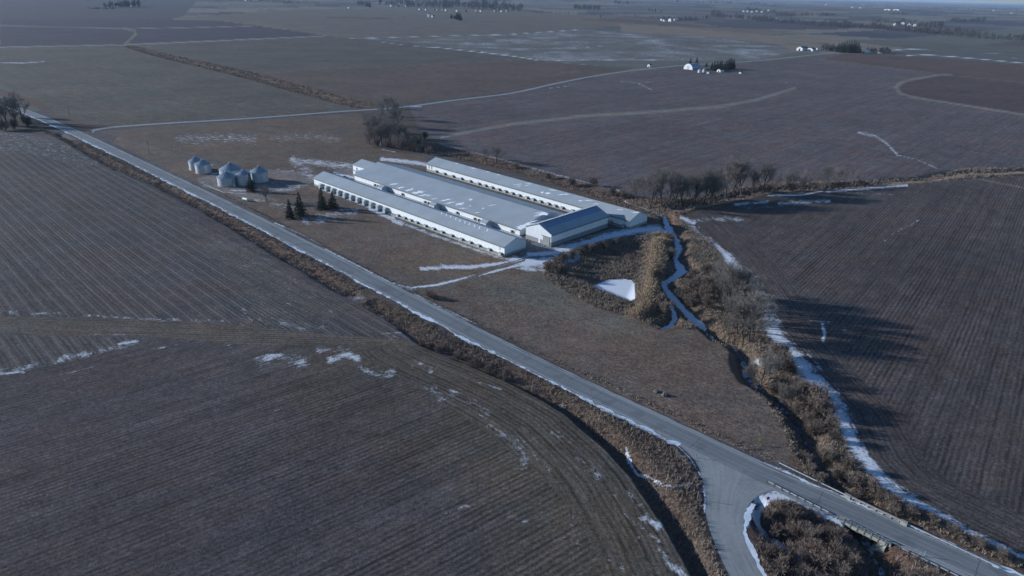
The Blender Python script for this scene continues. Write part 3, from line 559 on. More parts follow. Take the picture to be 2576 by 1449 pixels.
        ([(0, 782), (40, 785)], 14, .5), ([(80, 788), (160, 786)], 6, .55), ([(210, 792), (330, 800), (480, 805)], 6, .5), ([(330, 800), (420, 806), (560, 808)], 8, .46), ([(225, 840), (420, 843)], 4, .45),
        ([(560, 770), (660, 790), (740, 815)], 34, .30), ([(620, 795), (700, 810), (770, 825)], 28, .36), ([(680, 800), (760, 830), (810, 825)], 16, .45), ([(400, 875), (450, 868)], 6, .5), ([(510, 880), (590, 870)], 10, .42),
        ([(655, 905), (700, 895), (760, 912)], 26, .60), ([(800, 880), (860, 878)], 14, .50), ([(830, 905), (880, 892), (900, 905)], 18, .68), ([(890, 915), (940, 945), (990, 935)], 16, .50), ([(950, 935), (980, 938)], 6, .6), ([(1030, 910), (1100, 920), (1080, 935)], 16, .45), ([(960, 870), (1010, 835)], 6, .4), ([(960, 840), (1012, 836)], 5, .55),
        ([(1080, 980), (1160, 1000), (1230, 1030)], 30, .42), ([(1130, 980), (1160, 992)], 8, .6), ([(1100, 1010), (1130, 1000)], 10, .5), ([(1200, 960), (1260, 980)], 6, .5), ([(1210, 1040), (1240, 1080), (1290, 1100)], 30, .42), ([(1290, 1100), (1320, 1140), (1320, 1180)], 26, .46), ([(1300, 950), (1380, 985), (1440, 1030)], 8, .42),
        ([(1390, 1090), (1440, 1140), (1500, 1190), (1545, 1245)], 22, .42), ([(1500, 1095), (1560, 1160), (1612, 1235)], 9, .52), ([(1560, 1230), (1600, 1255), (1612, 1268)], 14, .5), ([(1625, 1305), (1655, 1320)], 22, .70), ([(1570, 1290), (1590, 1310), (1660, 1362)], 10, .5), ([(1660, 1385), (1690, 1420), (1720, 1449), (1740, 1500)], 20, .62),
        ([(1390, 1310), (1440, 1300)], 14, .50), ([(1270, 1295), (1320, 1310)], 16, .42), ([(1120, 1290), (1190, 1270)], 8, .5), ([(1340, 1140), (1380, 1180)], 14, .40), ([(1410, 1360), (1440, 1330), (1470, 1390)], 26, .38), ([(1310, 1180), (1340, 1220), (1370, 1290)], 16, .34), ([(1530, 1400), (1590, 1449)], 22, .40), ([(1610, 1400), (1640, 1449)], 16, .46), ([(1600, 1360), (1630, 1330)], 10, .45),
        ([(893, 752), (912, 748)], 18, .55),
    ):
        ys_ = [q[1] for q in pts]; xs_ = [q[0] for q in pts]
        if min(ys_) > 755 and max(xs_) < 1745 and wp > 5 and not (wp == 7 and sv == .88): wp *= 1.6; sv = min(sv * .95, .66)
        stroke(pts, wp, None, sv, soft=2.2)
    # driven strips lose their snow again
    for pts, wp, c in (([(1040, 726), (1110, 722), (1200, 692), (1262, 671), (1320, 655)], 4, (.15, .14, .125)), ([(1395, 645), (1330, 648), (1250, 668)], 2, (.16, .15, .13))):
        d, a, sg = pdist(np.array(pts, float), vx, vy, 20); m = d < wp / 2; snow[m] = .1; base[m] = c
    # speckle everywhere on stubble, very thin
    spk = (cls == 0) & (vy > 440); snow[spk] = np.maximum(snow[spk], .16 + .10 * (vnoise(X, Y, 40, 21)[spk] - .5))
    # ---- creek, ponds
    d, a, sg = pdist(CREEK, X, Y, 12); seg = np.concatenate([[0], np.cumsum(np.hypot(*np.diff(CREEK, axis=0).T))]); wd = np.interp(a, seg, CREEKW)
    m = d + (vnoise(X, Y, 4, 1) - .5) * 1.2 < wd; snow[m] = np.where(vy[m] > 835, .48, .97); base[m] = (.05, .06, .08); cls[m] = 4; rowa[m] = 0
    for ln, wd in ((OXBOW, 1.0), (ISLE, 1.2)):
        m = pdist(ln, X, Y, 12)[0] + (vnoise(X, Y, 3, 2) - .5) * 1.0 < wd; snow[m] = .9; cls[m] = 4; rowa[m] = 0
    m = pdist(W([(1575, 1129), (1585, 1157), (1603, 1184), (1633, 1199), (1668, 1227), (1693, 1234), (1738, 1227)], -1.2), X, Y, 6)[0] + (vnoise(X, Y, 2, 2) - .5) * .5 < .42; snow[m] = .95; cls[m] = 4; rowa[m] = 0
    pond = [(1486, 724), (1508, 712), (1530, 703), (1568, 701), (1588, 704), (1597, 716), (1598, 735), (1596, 758), (1583, 762), (1560, 755), (1530, 742), (1505, 732)]
    m = pip(W(pond, -2.3), X, Y); snow[m] = 1.0; base[m] = (.5, .55, .6); cls[m] = 5; rowa[m] = 0
    snow[pip([(2070, 1206), (2110, 1222), (2150, 1262), (2170, 1310), (2140, 1310), (2090, 1255)], vx, vy) & (cls == 4)] = .15
    # ---- make the objects, one for each kind of ground
    I = np.arange(n).reshape(sh); q = np.stack([I[:-1, :-1], I[:-1, 1:], I[1:, 1:], I[1:, :-1]], -1).reshape(-1, 4)
    fc = cls[q[:, 0]]
    co = np.stack([X, Y, Z], -1); col4 = np.concatenate([base, np.ones((n, 1))], 1)
    names = {0: 'crop_fields', 1: 'meadow', 2: 'rough_ground', 3: 'farmyard', 4: 'creek', 5: 'frozen_pond'}
    for k, nm in names.items():
        ff = q[fc == k]
        if len(ff) == 0: continue
        u, inv = np.unique(ff, return_inverse=True); inv = inv.reshape(ff.shape)
        o = mesh_arrays(nm, co[u], inv, M['terrain'], None, True, {'base': ('FLOAT_COLOR', col4[u]), 'snow': ('FLOAT', snow[u]), 'rowc': ('FLOAT', rowc[u]), 'rowd': ('FLOAT', rowd[u]), 'rowa': ('FLOAT', rowa[u]), 'comb': ('FLOAT', comb[u])})
        o['kind'] = 'structure'
build_terrain()

# ------------------------------------------------------------------ roads
def resample(line, step):
    line = np.asarray(line, float); seg = np.concatenate([[0], np.cumsum(np.hypot(*np.diff(line, axis=0).T))])
    # smooth by Catmull-Rom through the points
    P_ = np.vstack([2 * line[0] - line[1], line, 2 * line[-1] - line[-2]]); out = []
    for i in range(len(line) - 1):
        k = max(1, int((seg[i + 1] - seg[i]) / step)); p0, p1, p2, p3 = P_[i:i + 4]
        for t in np.arange(k) / k:
            out.append(.5 * ((2 * p1) + (-p0 + p2) * t + (2 * p0 - 5 * p1 + 4 * p2 - p3) * t * t + (-p0 + 3 * p1 - 3 * p2 + p3) * t ** 3))
    out.append(line[-1]); return np.array(out)
def ribbon(name, line, o0, o1, dz, mat, step=4, dash=None, follow=False, kind='structure', jag=0.0):
    L = resample(line, step); T = np.gradient(L, axis=0); T /= np.hypot(*T.T)[:, None]; Nn = np.stack([-T[:, 1], T[:, 0]], -1)
    acc = np.concatenate([[0], np.cumsum(np.hypot(*np.diff(L, axis=0).T))])
    j0 = (vnoise(acc, acc * 0, 2.5, 31) + .6 * vnoise(acc, acc * 0, .9, 33) - .8) * jag; j1 = (vnoise(acc, acc * 0, 3.1, 37) + .6 * vnoise(acc, acc * 0, .8, 39) + 1.2 * vnoise(acc, acc * 0, 14, 41) - 1.4) * jag
    a = L + Nn * (o0 + j0)[:, None]; b = L + Nn * (o1 + j1)[:, None]
    za = (terrain_z(a[:, 0], a[:, 1]) if follow else np.zeros(len(a))) + dz; zb = (terrain_z(b[:, 0], b[:, 1]) if follow else np.zeros(len(a))) + dz
    V = np.concatenate([np.column_stack([a, za]), np.column_stack([b, zb])]); n = len(L)
    F = [(i, i + 1, n + i + 1, n + i) for i in range(n - 1)] if o1 < o0 else [(i, n + i, n + i + 1, i + 1) for i in range(n - 1)]
    F = [f[::-1] for f in F] if o1 > o0 else F
    F = np.array(F)
    if (np.cross(V[F[0][1]] - V[F[0][0]], V[F[0][2]] - V[F[0][0]])[2]) < 0: F = F[:, ::-1]
    uv = np.concatenate([np.column_stack([np.full(n, o0), acc, acc * 0]), np.column_stack([np.full(n, o1), acc, acc * 0])])
    me_attr = {'uvr': ('VEC', uv)}
    o = mesh_arrays(name, V, F, mat, None, False)
    at = o.data.attributes.new('uvr', 'FLOAT_VECTOR', 'POINT'); at.data.foreach_set('vector', uv.astype(np.float32).ravel())
    o['kind'] = kind; return o
ribbon('road', ROAD, 3.75, -3.75, .060, M['road'])
ribbon('road_shoulder', ROAD, -3.75, -4.9, .050, M['gravel'], jag=.5)
ribbon('road_shoulder', ROAD, 4.7, 3.75, .050, M['gravel'], jag=.5)
ribbon('road_marking', ROAD, 3.42, 3.28, .066, M['paint_w'])
ribbon('road_marking', ROAD[:9], -3.28, -3.42, .066, M['paint_w']); ribbon('road_marking', np.array([(70.5, 143), (83, 132.8), (95.6, 122.3), (110, 110), (150, 75)]), -3.28, -3.42, .066, M['paint_w'])
ribbon('snow_edge', ROAD[:9], -4.3, -5.0, .075, M['ice'], step=.4, jag=1.3)
ribbon('snow_edge', ROAD[9:], 4.6, 3.85, .075, M['ice'], step=.4, jag=1.1)
ribbon('gravel_road', EROAD, 3.2, -3.2, .05, M['gravel'], step=8, follow=True)
# side road with its flared mouth
def strip(name, LV, RV, dz, mat, nu=8, nv=6):
    A = resample(W(LV), 1.5); B0 = resample(W(RV), 1.5); n = 90
    def rs(Q):
        acc = np.concatenate([[0], np.cumsum(np.hypot(*np.diff(Q, axis=0).T))]); t = np.linspace(0, acc[-1], n)
        return np.column_stack([np.interp(t, acc, Q[:, 0]), np.interp(t, acc, Q[:, 1])])
    A = rs(A); B0 = rs(B0); m = 12; V = []; uv = []
    for i in range(n):
        for j in range(m + 1):
            t = j / m; q = A[i] * (1 - t) + B0[i] * t; V.append((q[0], q[1], dz)); uv.append((t * 9, i * 1.0, 0))
    F = np.array([(i * (m + 1) + j, i * (m + 1) + j + 1, (i + 1) * (m + 1) + j + 1, (i + 1) * (m + 1) + j) for i in range(n - 1) for j in range(m)])
    V = np.array(V)
    if (np.cross(V[F[0][1]] - V[F[0][0]], V[F[0][2]] - V[F[0][0]])[2]) < 0: F = F[:, ::-1]
    o = mesh_arrays(name, V, F, mat, None, False); at = o.data.attributes.new('uvr', 'FLOAT_VECTOR', 'POINT'); at.data.foreach_set('vector', np.array(uv, np.float32).ravel())
    o['kind'] = 'structure'
strip('side_road', JL, JR, .052, M['gravel'])
ribbon('snow_edge', W(JR[4:]), .05, .75, .068, M['ice'], step=.4, jag=.8)
ribbon('snow_edge', W(JL[3:6]), .05, -.3, .068, M['ice'], step=.4, jag=.6)

# ------------------------------------------------------------------ bridge and guardrails
BA = math.atan2(BDIR[1], BDIR[0])
br = empty('road_bridge', (BRIDGE_C[0], BRIDGE_C[1], 0), BA); tag(br, 'short concrete road bridge over the creek at the lower right', 'bridge')
m = MB(); m.box(-6.6, 6.6, -4.75, 4.75, -.75, .035); m.build('deck', M['concrete'], br)
m = MB(); m.box(-5.9, 5.9, -5.0, -4.75, -.75, .16); f = m.build('fascia_beam', M['concrete'], br)
m = MB(); m.box(-5.9, 5.9, 4.75, 5.0, -1.05, .22); m.build('fascia_beam', M['concrete'], br)
for k in range(8):
    x = -5.5 + k * 11 / 7; m = MB(); m.box(x - .09, x + .09, -5.12, -4.92, -.55, 1.12); p = m.build('railing_post', M['fascia'], br)
    m = MB(); m.box(x - .12, x + .12, -5.03, -5.003, -1.0, -.58); m.build('rust_stain', M['rust'], p)
m = MB(); m.box(-5.7, 5.7, -4.92, -4.84, .95, 1.07); m.box(-5.7, 5.7, -4.92, -4.84, .5, .62); m.build('steel_railing', M['fascia'], br)
m = MB(); m.box(-5.8, 5.8, 4.4, 4.8, .72, 1.0); m.build('concrete_railing', M['concrete'], br)
for k in range(7):
    x = -5.4 + k * 1.8; m = MB(); m.box(x - .15, x + .15, 4.48, 4.72, .03, .72); m.build('railing_post', M['concrete'], br)
m = MB(); m.box(-7.3, -5.8, 4.2, 5.0, .03, 1.05); m.build('end_block', M['concrete'], br)
m = MB(); m.box(5.8, 7.3, 4.2, 5.0, .03, 1.05); m.build('end_block', M['concrete'], br)
for sx in (-1, 1):
    m = MB(); x0 = sx * 6.0; x1 = sx * 7.4
    m.box(min(x0, x1), max(x0, x1), -4.6, 4.6, -3.6, -.76); m.build('abutment', M['concrete'], br)
    m = MB(); xa = sx * 5.9; xb = sx * 2.9
    m.poly([(xa, -6.4, -.5), (xb, -6.4, -3.0), (xb, 6.4, -3.0), (xa, 6.4, -.5)][::sx]); m.poly([(xa + sx * .01, -6.4, -3.2), (xb, -6.4, -3.2), (xb, -6.4, -3.0), (xa, -6.4, -.5)]); m.build('slope_paving', M['concrete'], br)
def guardrail(p, q, label, side):
    p = np.array(p); q = np.array(q); e = q - p; L = np.hypot(*e); a = math.atan2(e[1], e[0])
    r = empty('guardrail', (p[0], p[1], 0.03), a); tag(r, label, 'guardrail', 'guardrails at the bridge approaches')
    n = int(L / 1.9); m = MB()
    pr = [(0, .40), (.05, .44), (.05, .50), (0, .55), (.05, .60), (.05, .67), (0, .71), (-.03, .71), (-.03, .40)]
    m.prism([(u * side, z) for u, z in pr], 0, L, 0); m.build('rail', M['steel'], r)
    for k in range(n + 1):
        x = k * L / n; m = MB(); m.box(x - .08, x + .08, -side * .24 if side > 0 else .04, -side * .04 if side > 0 else .24, -.5, .76); m.build('post', M['wood'], r)
def off(d, sgn=1):   # point along the bridge direction, offset from the centre line
    return BRIDGE_C + BDIR * d + BN * sgn
guardrail(off(-23.5, -4.45), off(-7.6, -4.7), 'steel guardrail with dark wooden posts between junction and bridge, near side', 1)
guardrail(off(8.4, -4.7), off(30, -4.6), 'steel guardrail on the near side beyond the bridge, running to the frame edge', 1)
guardrail(off(-24.5, 5.0), off(-7.4, 4.7), 'steel guardrail on the creek side leading up to the bridge end block', -1)
guardrail(off(7.5, 4.7), off(26, 4.8), 'steel guardrail on the far side beyond the bridge', -1)

# ------------------------------------------------------------------ signs and poles
def post_at(name, x, y): 
    p = U(x, y); return empty(name, (p[0], p[1], tz(p[0], p[1])))
def sign_post(r, h, mat='wood'):
    m = MB(); m.tube((0, 0, -.4), (0, 0, h), .05, .05, 6); m.build('post', M[mat], r)
st = post_at('stop_sign', 1929, 1268); st.rotation_euler[2] = rad(6); tag(st, 'red octagonal stop sign in the snow at the junction corner', 'road sign'); sign_post(st, 2.9, 'steel')
def ngon(n, r, y, ph=0): return [(r * math.cos(2 * math.pi * i / n + ph), y, 2.45 + r * math.sin(2 * math.pi * i / n + ph)) for i in range(n)]
m = MB(); a_ = ngon(8, .46, -.075, math.pi / 8); b_ = ngon(8, .46, -.055, math.pi / 8); m.poly(a_); m.poly(b_[::-1])
for i in range(8): m.poly([a_[i], b_[i], b_[(i + 1) % 8], a_[(i + 1) % 8]])
face = m.build('sign_plate', M['signred'], st)
def letters(text, size, loc, mat, parent, rot=(math.pi / 2, 0, 0)):
    c = bpy.data.curves.new('lettering', 'FONT'); c.body = text; c.size = size; c.align_x = 'CENTER'; c.align_y = 'CENTER'; c.extrude = .004
    o = bpy.data.objects.new('lettering', c); COL.objects.link(o); dg = bpy.context.evaluated_depsgraph_get(); me = bpy.data.meshes.new_from_object(o.evaluated_get(dg))
    bpy.data.objects.remove(o); o = bpy.data.objects.new('lettering', me); COL.objects.link(o); me.materials.clear(); me.materials.append(mat); o.location = loc; o.rotation_euler = rot; o.parent = parent
letters('STOP', .34, (0, -.085, 2.45), M['white'], face)
ys = post_at('arrow_sign', 1912, 1121); ys.rotation_euler[2] = rad(8); tag(ys, 'yellow rectangular sign with black double arrow, facing the side road', 'road sign')
for sx in (-.35, .35):
    m = MB(); m.tube((sx, 0, -.4), (sx, 0, 1.75), .045, .045, 6); m.build('post', M['wood'], ys)
m = MB(); m.box(-.62, .62, -.07, -.05, 1.05, 1.72); pl = m.build('sign_plate', M['signyel'], ys)
m = MB()
m.poly([(-.22, -.074, 1.34), (.22, -.074, 1.34), (.22, -.074, 1.43), (-.22, -.074, 1.43)])
for s_ in (-1, 1): m.poly([(s_ * .52, -.074, 1.385), (s_ * .22, -.074, 1.56), (s_ * .22, -.074, 1.21)][::-s_])
m.build('arrow', M['black'], pl)
for (x, y, h, lab) in ((1754, 1258, 2.4, 'thin marker post beside the side road, south of the junction'), (1750, 1152, 1.6, 'short marker post at the junction inside curve'), (2136, 1303, 1.5, 'thin delineator post at the near bridge corner'), (2325, 1400, 1.5, 'thin delineator post beyond the bridge on the near side'), (1073, 699, 1.4, 'short pale marker post in the meadow beside the farm lane')):
    r = post_at('marker_post', x, y); tag(r, lab, 'post'); m = MB(); m.box(-.07, .07, -.05, .05, -.3, h); m.build('post', M['white'] if x < 1100 else M['steel'], r); m = MB(); m.box(-.12, .12, -.075, -.052, h - .45, h + .02); m.build('reflector_plate', M['white'], r)
for (x, y, lab) in ((376, 387, 'wooden utility pole standing in the meadow beside the main road'), (176, 292, 'wooden utility pole at the field edge left of the far junction')):
    r = post_at('utility_pole', x, y); tag(r, lab, 'pole', 'utility poles by the main road'); m = MB(); m.tube((0, 0, -.5), (0, 0, 9), .16, .10, 8); m.build('pole', M['wood'], r)
    m = MB(); m.box(-1.1, 1.1, -.05, .07, 8.2, 8.34); m.build('crossarm', M['wood'], r)

# ------------------------------------------------------------------ barns
TH = rad(-43.8); E1 = np.array([math.cos(TH), math.sin(TH)]); E2 = np.array([-math.sin(TH), math.cos(TH)])
def ray(x, y):
    p = U(x, y); o = np.array([0, 0, CAM_H]); return o, np.array([p[0], p[1], 0]) - o
def gable(parent, x0, x1, y0, y1, z0, he, hr, wm, rm, over=.45, oe=.3, thick=.18, wname='wall', rname='roof', wains=None):
    """gabled block with its ridge along local x"""
    yc = (y0 + y1) / 2
    w_ = MB(); w_.prism([(y0, z0), (y1, z0), (y1, he), (yc, hr), (y0, he)], x0, x1, 0); wo = w_.build(wname, wm, parent)
    sl = (hr - he) / (yc - y0); r_ = MB()
    for s_ in (-1, 1):
        ye = (y0 - over) if s_ < 0 else (y1 + over); ze = he - sl * over + .03
        a = [(ye, ze), (yc, hr + .03), (yc, hr + .03 + thick), (ye, ze + thick)]
        r_.prism(a if s_ > 0 else a[::-1], x0 - oe, x1 + oe, 0)
    ro = r_.build(rname, rm, parent); return wo, ro
def roof_patch(parent_inv, corner_pts, name, mat, parent): pass

def long_barn(name, label, ox, oy, L, Wd, he, hr, base_h):
    r = empty(name, (ox, oy, 0), TH); tag(r, label, 'barn', 'long white livestock barns')
    gable(r, 0, L, 0, Wd, base_h, he, hr, M['wall'], M['roof'])
    m = MB(); m.box(-.12, L + .12, -.12, Wd + .12, -.6, base_h - .003); m.build('foundation', M['concrete'], r)
    sl = (hr - he) / (Wd / 2)
    m = MB(); z = he - sl * .45; m.box(-.3, L + .3, -.62, -.46, z - .42, z + .26); m.build('gutter', M['fascia'], r)
    m = MB(); m.box(-.3, L + .3, Wd + .46, Wd + .56, z - .22, z + .24); m.build('gutter', M['fascia'], r)
    for x in (L - 3.2,):
        m = MB(); m.tube((x, -.3, he - .4), (x, -.3, base_h + 1.5), .09, .09, 6); m.build('downspout', M['fascia'], r)
    return r
def end_wall(r, L, Wd, base_h, he, hr):
    yc = Wd / 2; m = MB()
    m.poly([(L + .025, .02, base_h + .03), (L + .025, Wd - .02, base_h + .03), (L + .025, Wd - .02, he - .05), (L + .025, yc, hr - .1), (L + .025, .02, he - .05)]); m.build('end_siding', M['wall_y'], r); m = MB()
    m.poly([(-.025, .02, base_h + .03), (-.025, .02, he - .05), (-.025, yc, hr - .1), (-.025, Wd - .02, he - .05), (-.025, Wd - .02, base_h + .03)]); m.build('end_siding', M['wall_y'], r)
B1 = long_barn('livestock_barn', 'long low white barn nearest the main road, fan hoods along its front', -125.2, 416.0, 168, 14.6, 5.0, 7.75, 1.25); end_wall(B1, 168, 14.6, 1.25, 5.0, 7.75)
B3 = long_barn('livestock_barn', 'long low white barn at the back beside the creek, dark fans along its front', -60.5, 462.2, 169, 16.2, 4.75, 7.7, 1.2); end_wall(B3, 169, 16.2, 1.2, 4.75, 7.7)
B2 = long_barn('livestock_barn', 'widest white barn in the middle, snow patches on its huge roof', -103.5, 432.0, 148, 37.5, 3.6, 8.8, .5); end_wall(B2, 148, 37.5, .5, 3.6, 8.8)
def fan_box(parent, x, w_=1.7, d=1.25, z0=.45, h=1.35):
    o = bpy.data.objects.get('exhaust_fan') 
    m = MB(); m.prism([(-.13, z0), (-d, z0 + .15), (-d, z0 + h * .75), (-.13, z0 + h)], x - w_ / 2, x + w_ / 2, 0)
    # profile is in (y, z); flared mouth
    f_ = m.build('exhaust_fan', M['fan'], parent)
    m = MB(); m.box(x + w_ / 2 + .01, x + w_ / 2 + .14, -d * .85, -.35, z0 + .15, z0 + h * .8); m.build('fan_shutter', M['dark'], f_)
    m = MB(); m.prism([(-.13, z0 + h + .02), (-d - .1, z0 + h * .77), (-d - .1, z0 + h * .77 + .07), (-.13, z0 + h + .09)], x - w_ / 2 - .05, x + w_ / 2 + .05, 0); m.build('cowl_top', M['galvroof'], f_)
def sfrac(xv, yv, org):  # position along a barn front from a ground sighting
    p = U(xv, yv, 1.0) - np.array(org); return float(p @ E1)
o1 = (-125.2, 416.0)
hx = [sfrac(x, y, o1) for x, y in ((818, 470), (981, 530))]
for k in range(11):
    x = hx[0] + (hx[1] - hx[0]) * k / 10
    m = MB(); m.prism([(-2.2, .3), (-.14, .3), (-.14, 2.7), (-1.15, 3.7), (-2.2, 2.7)], x - 1.1, x + .7, 0); h_ = m.build('fan_hood', M['galv'], B1)
    m = MB(); m.prism([(-2.35, 2.58), (-1.15, 3.73), (-1.15, 3.83), (-2.35, 2.70)], x - 1.2, x + .8, 0); m.prism([(-.14, 2.7), (-.14, 2.82), (-1.15, 3.83), (-1.15, 3.73)], x - 1.2, x + .8, 0); m.build('hood_roof', M['galvroof'], h_)
    m = MB(); m.box(x - 2.0, x - 1.12, -1.8, -.4, .4, 1.4); m.build('fan_cowl', M['fan'], h_)
fp = [(1000, 547), (1018, 553), (1032, 559), (1047, 565), (1068, 573), (1088, 581), (1110, 589), (1133, 598), (1156, 608), (1178, 616), (1200, 624), (1226, 634), (1253, 645)]
for (x, y) in fp: fan_box(B1, sfrac(x, y - 4, o1))
m = MB(); m.box(hx[1] + 1.5, 167.5, -1.0, -.125, -.4, .75); m.build('pit_ledge', M['concrete'], B1)
o3 = (-60.5, 462.2)
f3 = [(1098, 435), (1119, 441), (1141, 447), (1163, 453), (1187, 459), (1209, 465), (1225, 470), (1241, 475), (1258, 480), (1274, 485), (1291, 490), (1308, 495), (1326, 501), (1342, 506), (1360, 511), (1378, 517), (1396, 522), (1414, 527), (1443, 534), (1538, 562), (1572, 571)]
for (x, y) in f3: fan_box(B3, sfrac(x, y - 3, o3), 1.7, 1.3, .6, 1.5)
m = MB(); m.box(1, 166, -1.0, -.125, -.4, .7); m.build('pit_ledge', M['concrete'], B3)
for x in (2.0, 5.0): 
    m = MB(); m.box(x, x + .8, -.06, -.004, 1.6, 4.2); m.build('door', M['dark'], B3)
# middle barn: three gabled entries and small fans
o2 = (-103.5, 432.0)
for (x, y, lab) in ((966, 477, ''), (1098, 521, ''), (1228, 565, '')):
    s_ = sfrac(x, y, o2); e_ = MB(); e_.prism([(-4.6, -.1), (-.13, -.1), (-.13, 2.7), (-2.4, 3.9), (-4.6, 2.7)], s_ - 2.4, s_ + 2.0, 0); en = e_.build('entry_porch', M['wall_y'], B2)
    m = MB(); m.prism([(-4.8, 2.62), (-2.4, 3.93), (-2.4, 4.05), (-4.8, 2.75)], s_ - 2.6, s_ + 2.2, 0); m.prism([(-.13, 2.75), (-.13, 2.87), (-2.4, 4.05), (-2.4, 3.93)], s_ - 2.6, s_ + 2.2, 0); m.build('porch_roof', M['roof'], en)
    m = MB(); m.box(s_ - 1.2, s_ - .2, -4.64, -4.605, 1.0, 2.0); m.build('window', M['glass'], en)
    for dx in (-9, -12, 16):
        m = MB(); m.box(s_ + dx, s_ + dx + 1.0, -.9, -.14, .9, 2.0); fo = m.build('exhaust_fan', M['fan'], B2); m = MB(); m.box(s_ + dx + 1.01, s_ + dx + 1.22, -1.0, -.2, .8, 2.1); m.build('fan_shutter', M['dark'], fo)
# snow lying on the roofs
def snow_on_roof(parent, ox, oy, he, hr, half, spots, mat):
    sl = (hr - he) / half
    for (x, y, rx, ry, an) in spots:
        o, d = ray(x, y)
        # plane: local y * sl + he = z  -> solve along the ray
        nrm = np.array([-sl * E2[0], -sl * E2[1], 1.0]); p0 = np.array([ox, oy, he + .215]); t = np.dot(p0 - o, nrm) / np.dot(d, nrm); p = o + d * t
        lx = (p[:2] - np.array([ox, oy])) @ E1; ly = (p[:2] - np.array([ox, oy])) @ E2
        m = MB(); n = 22; rng = [1 + .35 * math.sin(i * 2.3 + x) + .25 * math.sin(i * 5.1 + y) for i in range(n)]; pts = []
        for i in range(n):
            t_ = 2 * math.pi * i / n; a = math.cos(t_) * rx * rng[i]; b = math.sin(t_) * ry * rng[i]
            u = a * math.cos(an) - b * math.sin(an); v = a * math.sin(an) + b * math.cos(an)
            yy = min(max(ly + v, -.35), half - .1); pts.append((lx + u, yy, he + sl * yy + .225))
        c = (lx, min(max(ly, -.3), half - .15), he + sl * min(max(ly, -.3), half - .15) + .27)
        for i in range(n): m.poly([pts[i], pts[(i + 1) % n], c])
        m.build('snow_patch', mat, parent)
snow_on_roof(B2, -103.5, 432.0, 3.6, 8.8, 18.75, [(991, 463, 2.6, .8, .7), (1008, 472, 2.2, .9, .7), (1029, 478, 2.4, 1.0, .7), (1037, 474, .8, .5, 0), (1051, 484, 3.6, 1.6, .7), (1065, 491, 2.6, .7, .8), (1078, 492, 1.4, .5, .6), (1093, 500, 2.0, .4, .7), (1122, 503, 3.4, .7, .8), (1132, 510, 2.8, .7, .8), (1157, 513, 2.4, 1.2, .8), (1165, 524, 2.2, .4, .5), (1184, 502, 1.0, 1.0, 0), (1238, 516, 2.2, .35, .8), (1182, 518, .9, .4, .5), (1200, 535, 1.4, .4, .6), (1215, 524, .6, .6, 0), (1370, 537, 4.4, 1.6, .9), (1355, 535, 3.0, .4, .9), (1308, 574, 3.6, 1.4, .9), (1322, 566, 3.8, 1.2, .9), (1335, 559, 2.8, .5, 1.0), (947, 456, 1.6, .3, .7), (1346, 556, 1.6, .3, .7)], M['snow'])
snow_on_roof(B3, -60.5, 462.2, 4.75, 7.7, 8.1, [(1302, 464, 2.6, .3, .6), (1306, 468, 1.2, .3, .6), (1327, 466, 2.0, .3, .6), (1364, 484, .9, .9, 0), (1378, 486, 1.6, .8, .3), (1418, 489, 3.4, .4, .5), (1150, 411, 1.6, .3, .4), (1190, 423, 2.2, .3, .2), (1229, 432, 1.8, .3, .3), (1256, 439, 1.6, .3, .3), (1330, 461, 2.4, .25, .3), (1390, 478, 2.6, .3, .2), (1600, 534, 2.0, .35, .4), (1480, 504, 2.6, .3, .3), (1460, 505, 1.2, .5, .3), (1500, 513, 1.6, .3, .6), (1560, 527, 1.6, .25, .3)], M['snow'])
snow_on_roof(B1, -125.2, 416.0, 5.0, 7.75, 7.3, [(x, y, 1.1, .3, -.9) for x, y in ((1111, 536), (1123, 540), (1134, 545), (1147, 550), (1157, 555), (1170, 559), (1181, 563), (1194, 568), (1206, 573), (1226, 579))], M['snow'])

# hall standing crosswise at the right end
HT = rad(46.2)
hall = empty('machine_hall', (18.6, 314.9, 0), HT); tag(hall, 'tall white hall with grey wainscot and blue band on its ribbed roof', 'barn')
HL, HW, HE, HR = 45.5, 17.0, 6.4, 9.9
gable(hall, 0, HL, 0, HW, 2.2, HE, HR, M['wall'], M['roof'], .7, .5)
m = MB(); m.box(-.05, HL + .05, -.05, HW + .05, -.3, 2.197); m.build('wainscot', M['wainscot'], hall)
m = MB(); m.poly([(-.07, .02, 2.25), (-.07, HW / 2, 2.25), (-.07, HW / 2, HR - .1), (-.07, .02, HE - .05)][::-1]); m.poly([(-.07, HW / 2, 2.25), (-.07, HW - .02, 2.25), (-.07, HW - .02, HE - .05), (-.07, HW / 2, HR - .1)][::-1]); m.build('end_siding', M['wall_y'], hall)
sl = (HR - HE) / (HW / 2)
m = MB()
def hz(y): return HE + sl * y + .03 + .18 + .006
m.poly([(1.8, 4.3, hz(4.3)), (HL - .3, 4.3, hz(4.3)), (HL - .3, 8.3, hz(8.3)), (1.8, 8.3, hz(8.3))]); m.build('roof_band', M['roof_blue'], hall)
m = MB(); m.box(-.5, HL + .5, HW / 2 - .28, HW / 2 + .28, HR + .22, HR + .36); rc_ = m.build('ridge_cap', M['white'], hall)
for k in range(48):
    x = 1 + k * (HL - 2) / 47; m = MB(); m.box(x - .17, x + .17, HW / 2 - .50, HW / 2 - .285, HR + .10, HR + .32); m.build('ridge_vent', M['dark'], rc_)
zz = HE - sl * .7
m = MB(); m.box(-.5, HL + .5, -.84, -.70, zz - .28, zz + .28); m.build('gutter', M['fascia'], hall)
m = MB(); m.box(-.16, -.08, 1.0, 5.4, .1, 4.5); dr_ = m.build('sliding_door', M['wainscot'], hall)
m = MB(); m.box(-.26, -.165, .3, 6.6, 4.52, 4.75); m.box(-.22, -.165, .72, .95, .1, 4.5); m.build('door_track', M['dark'], dr_)
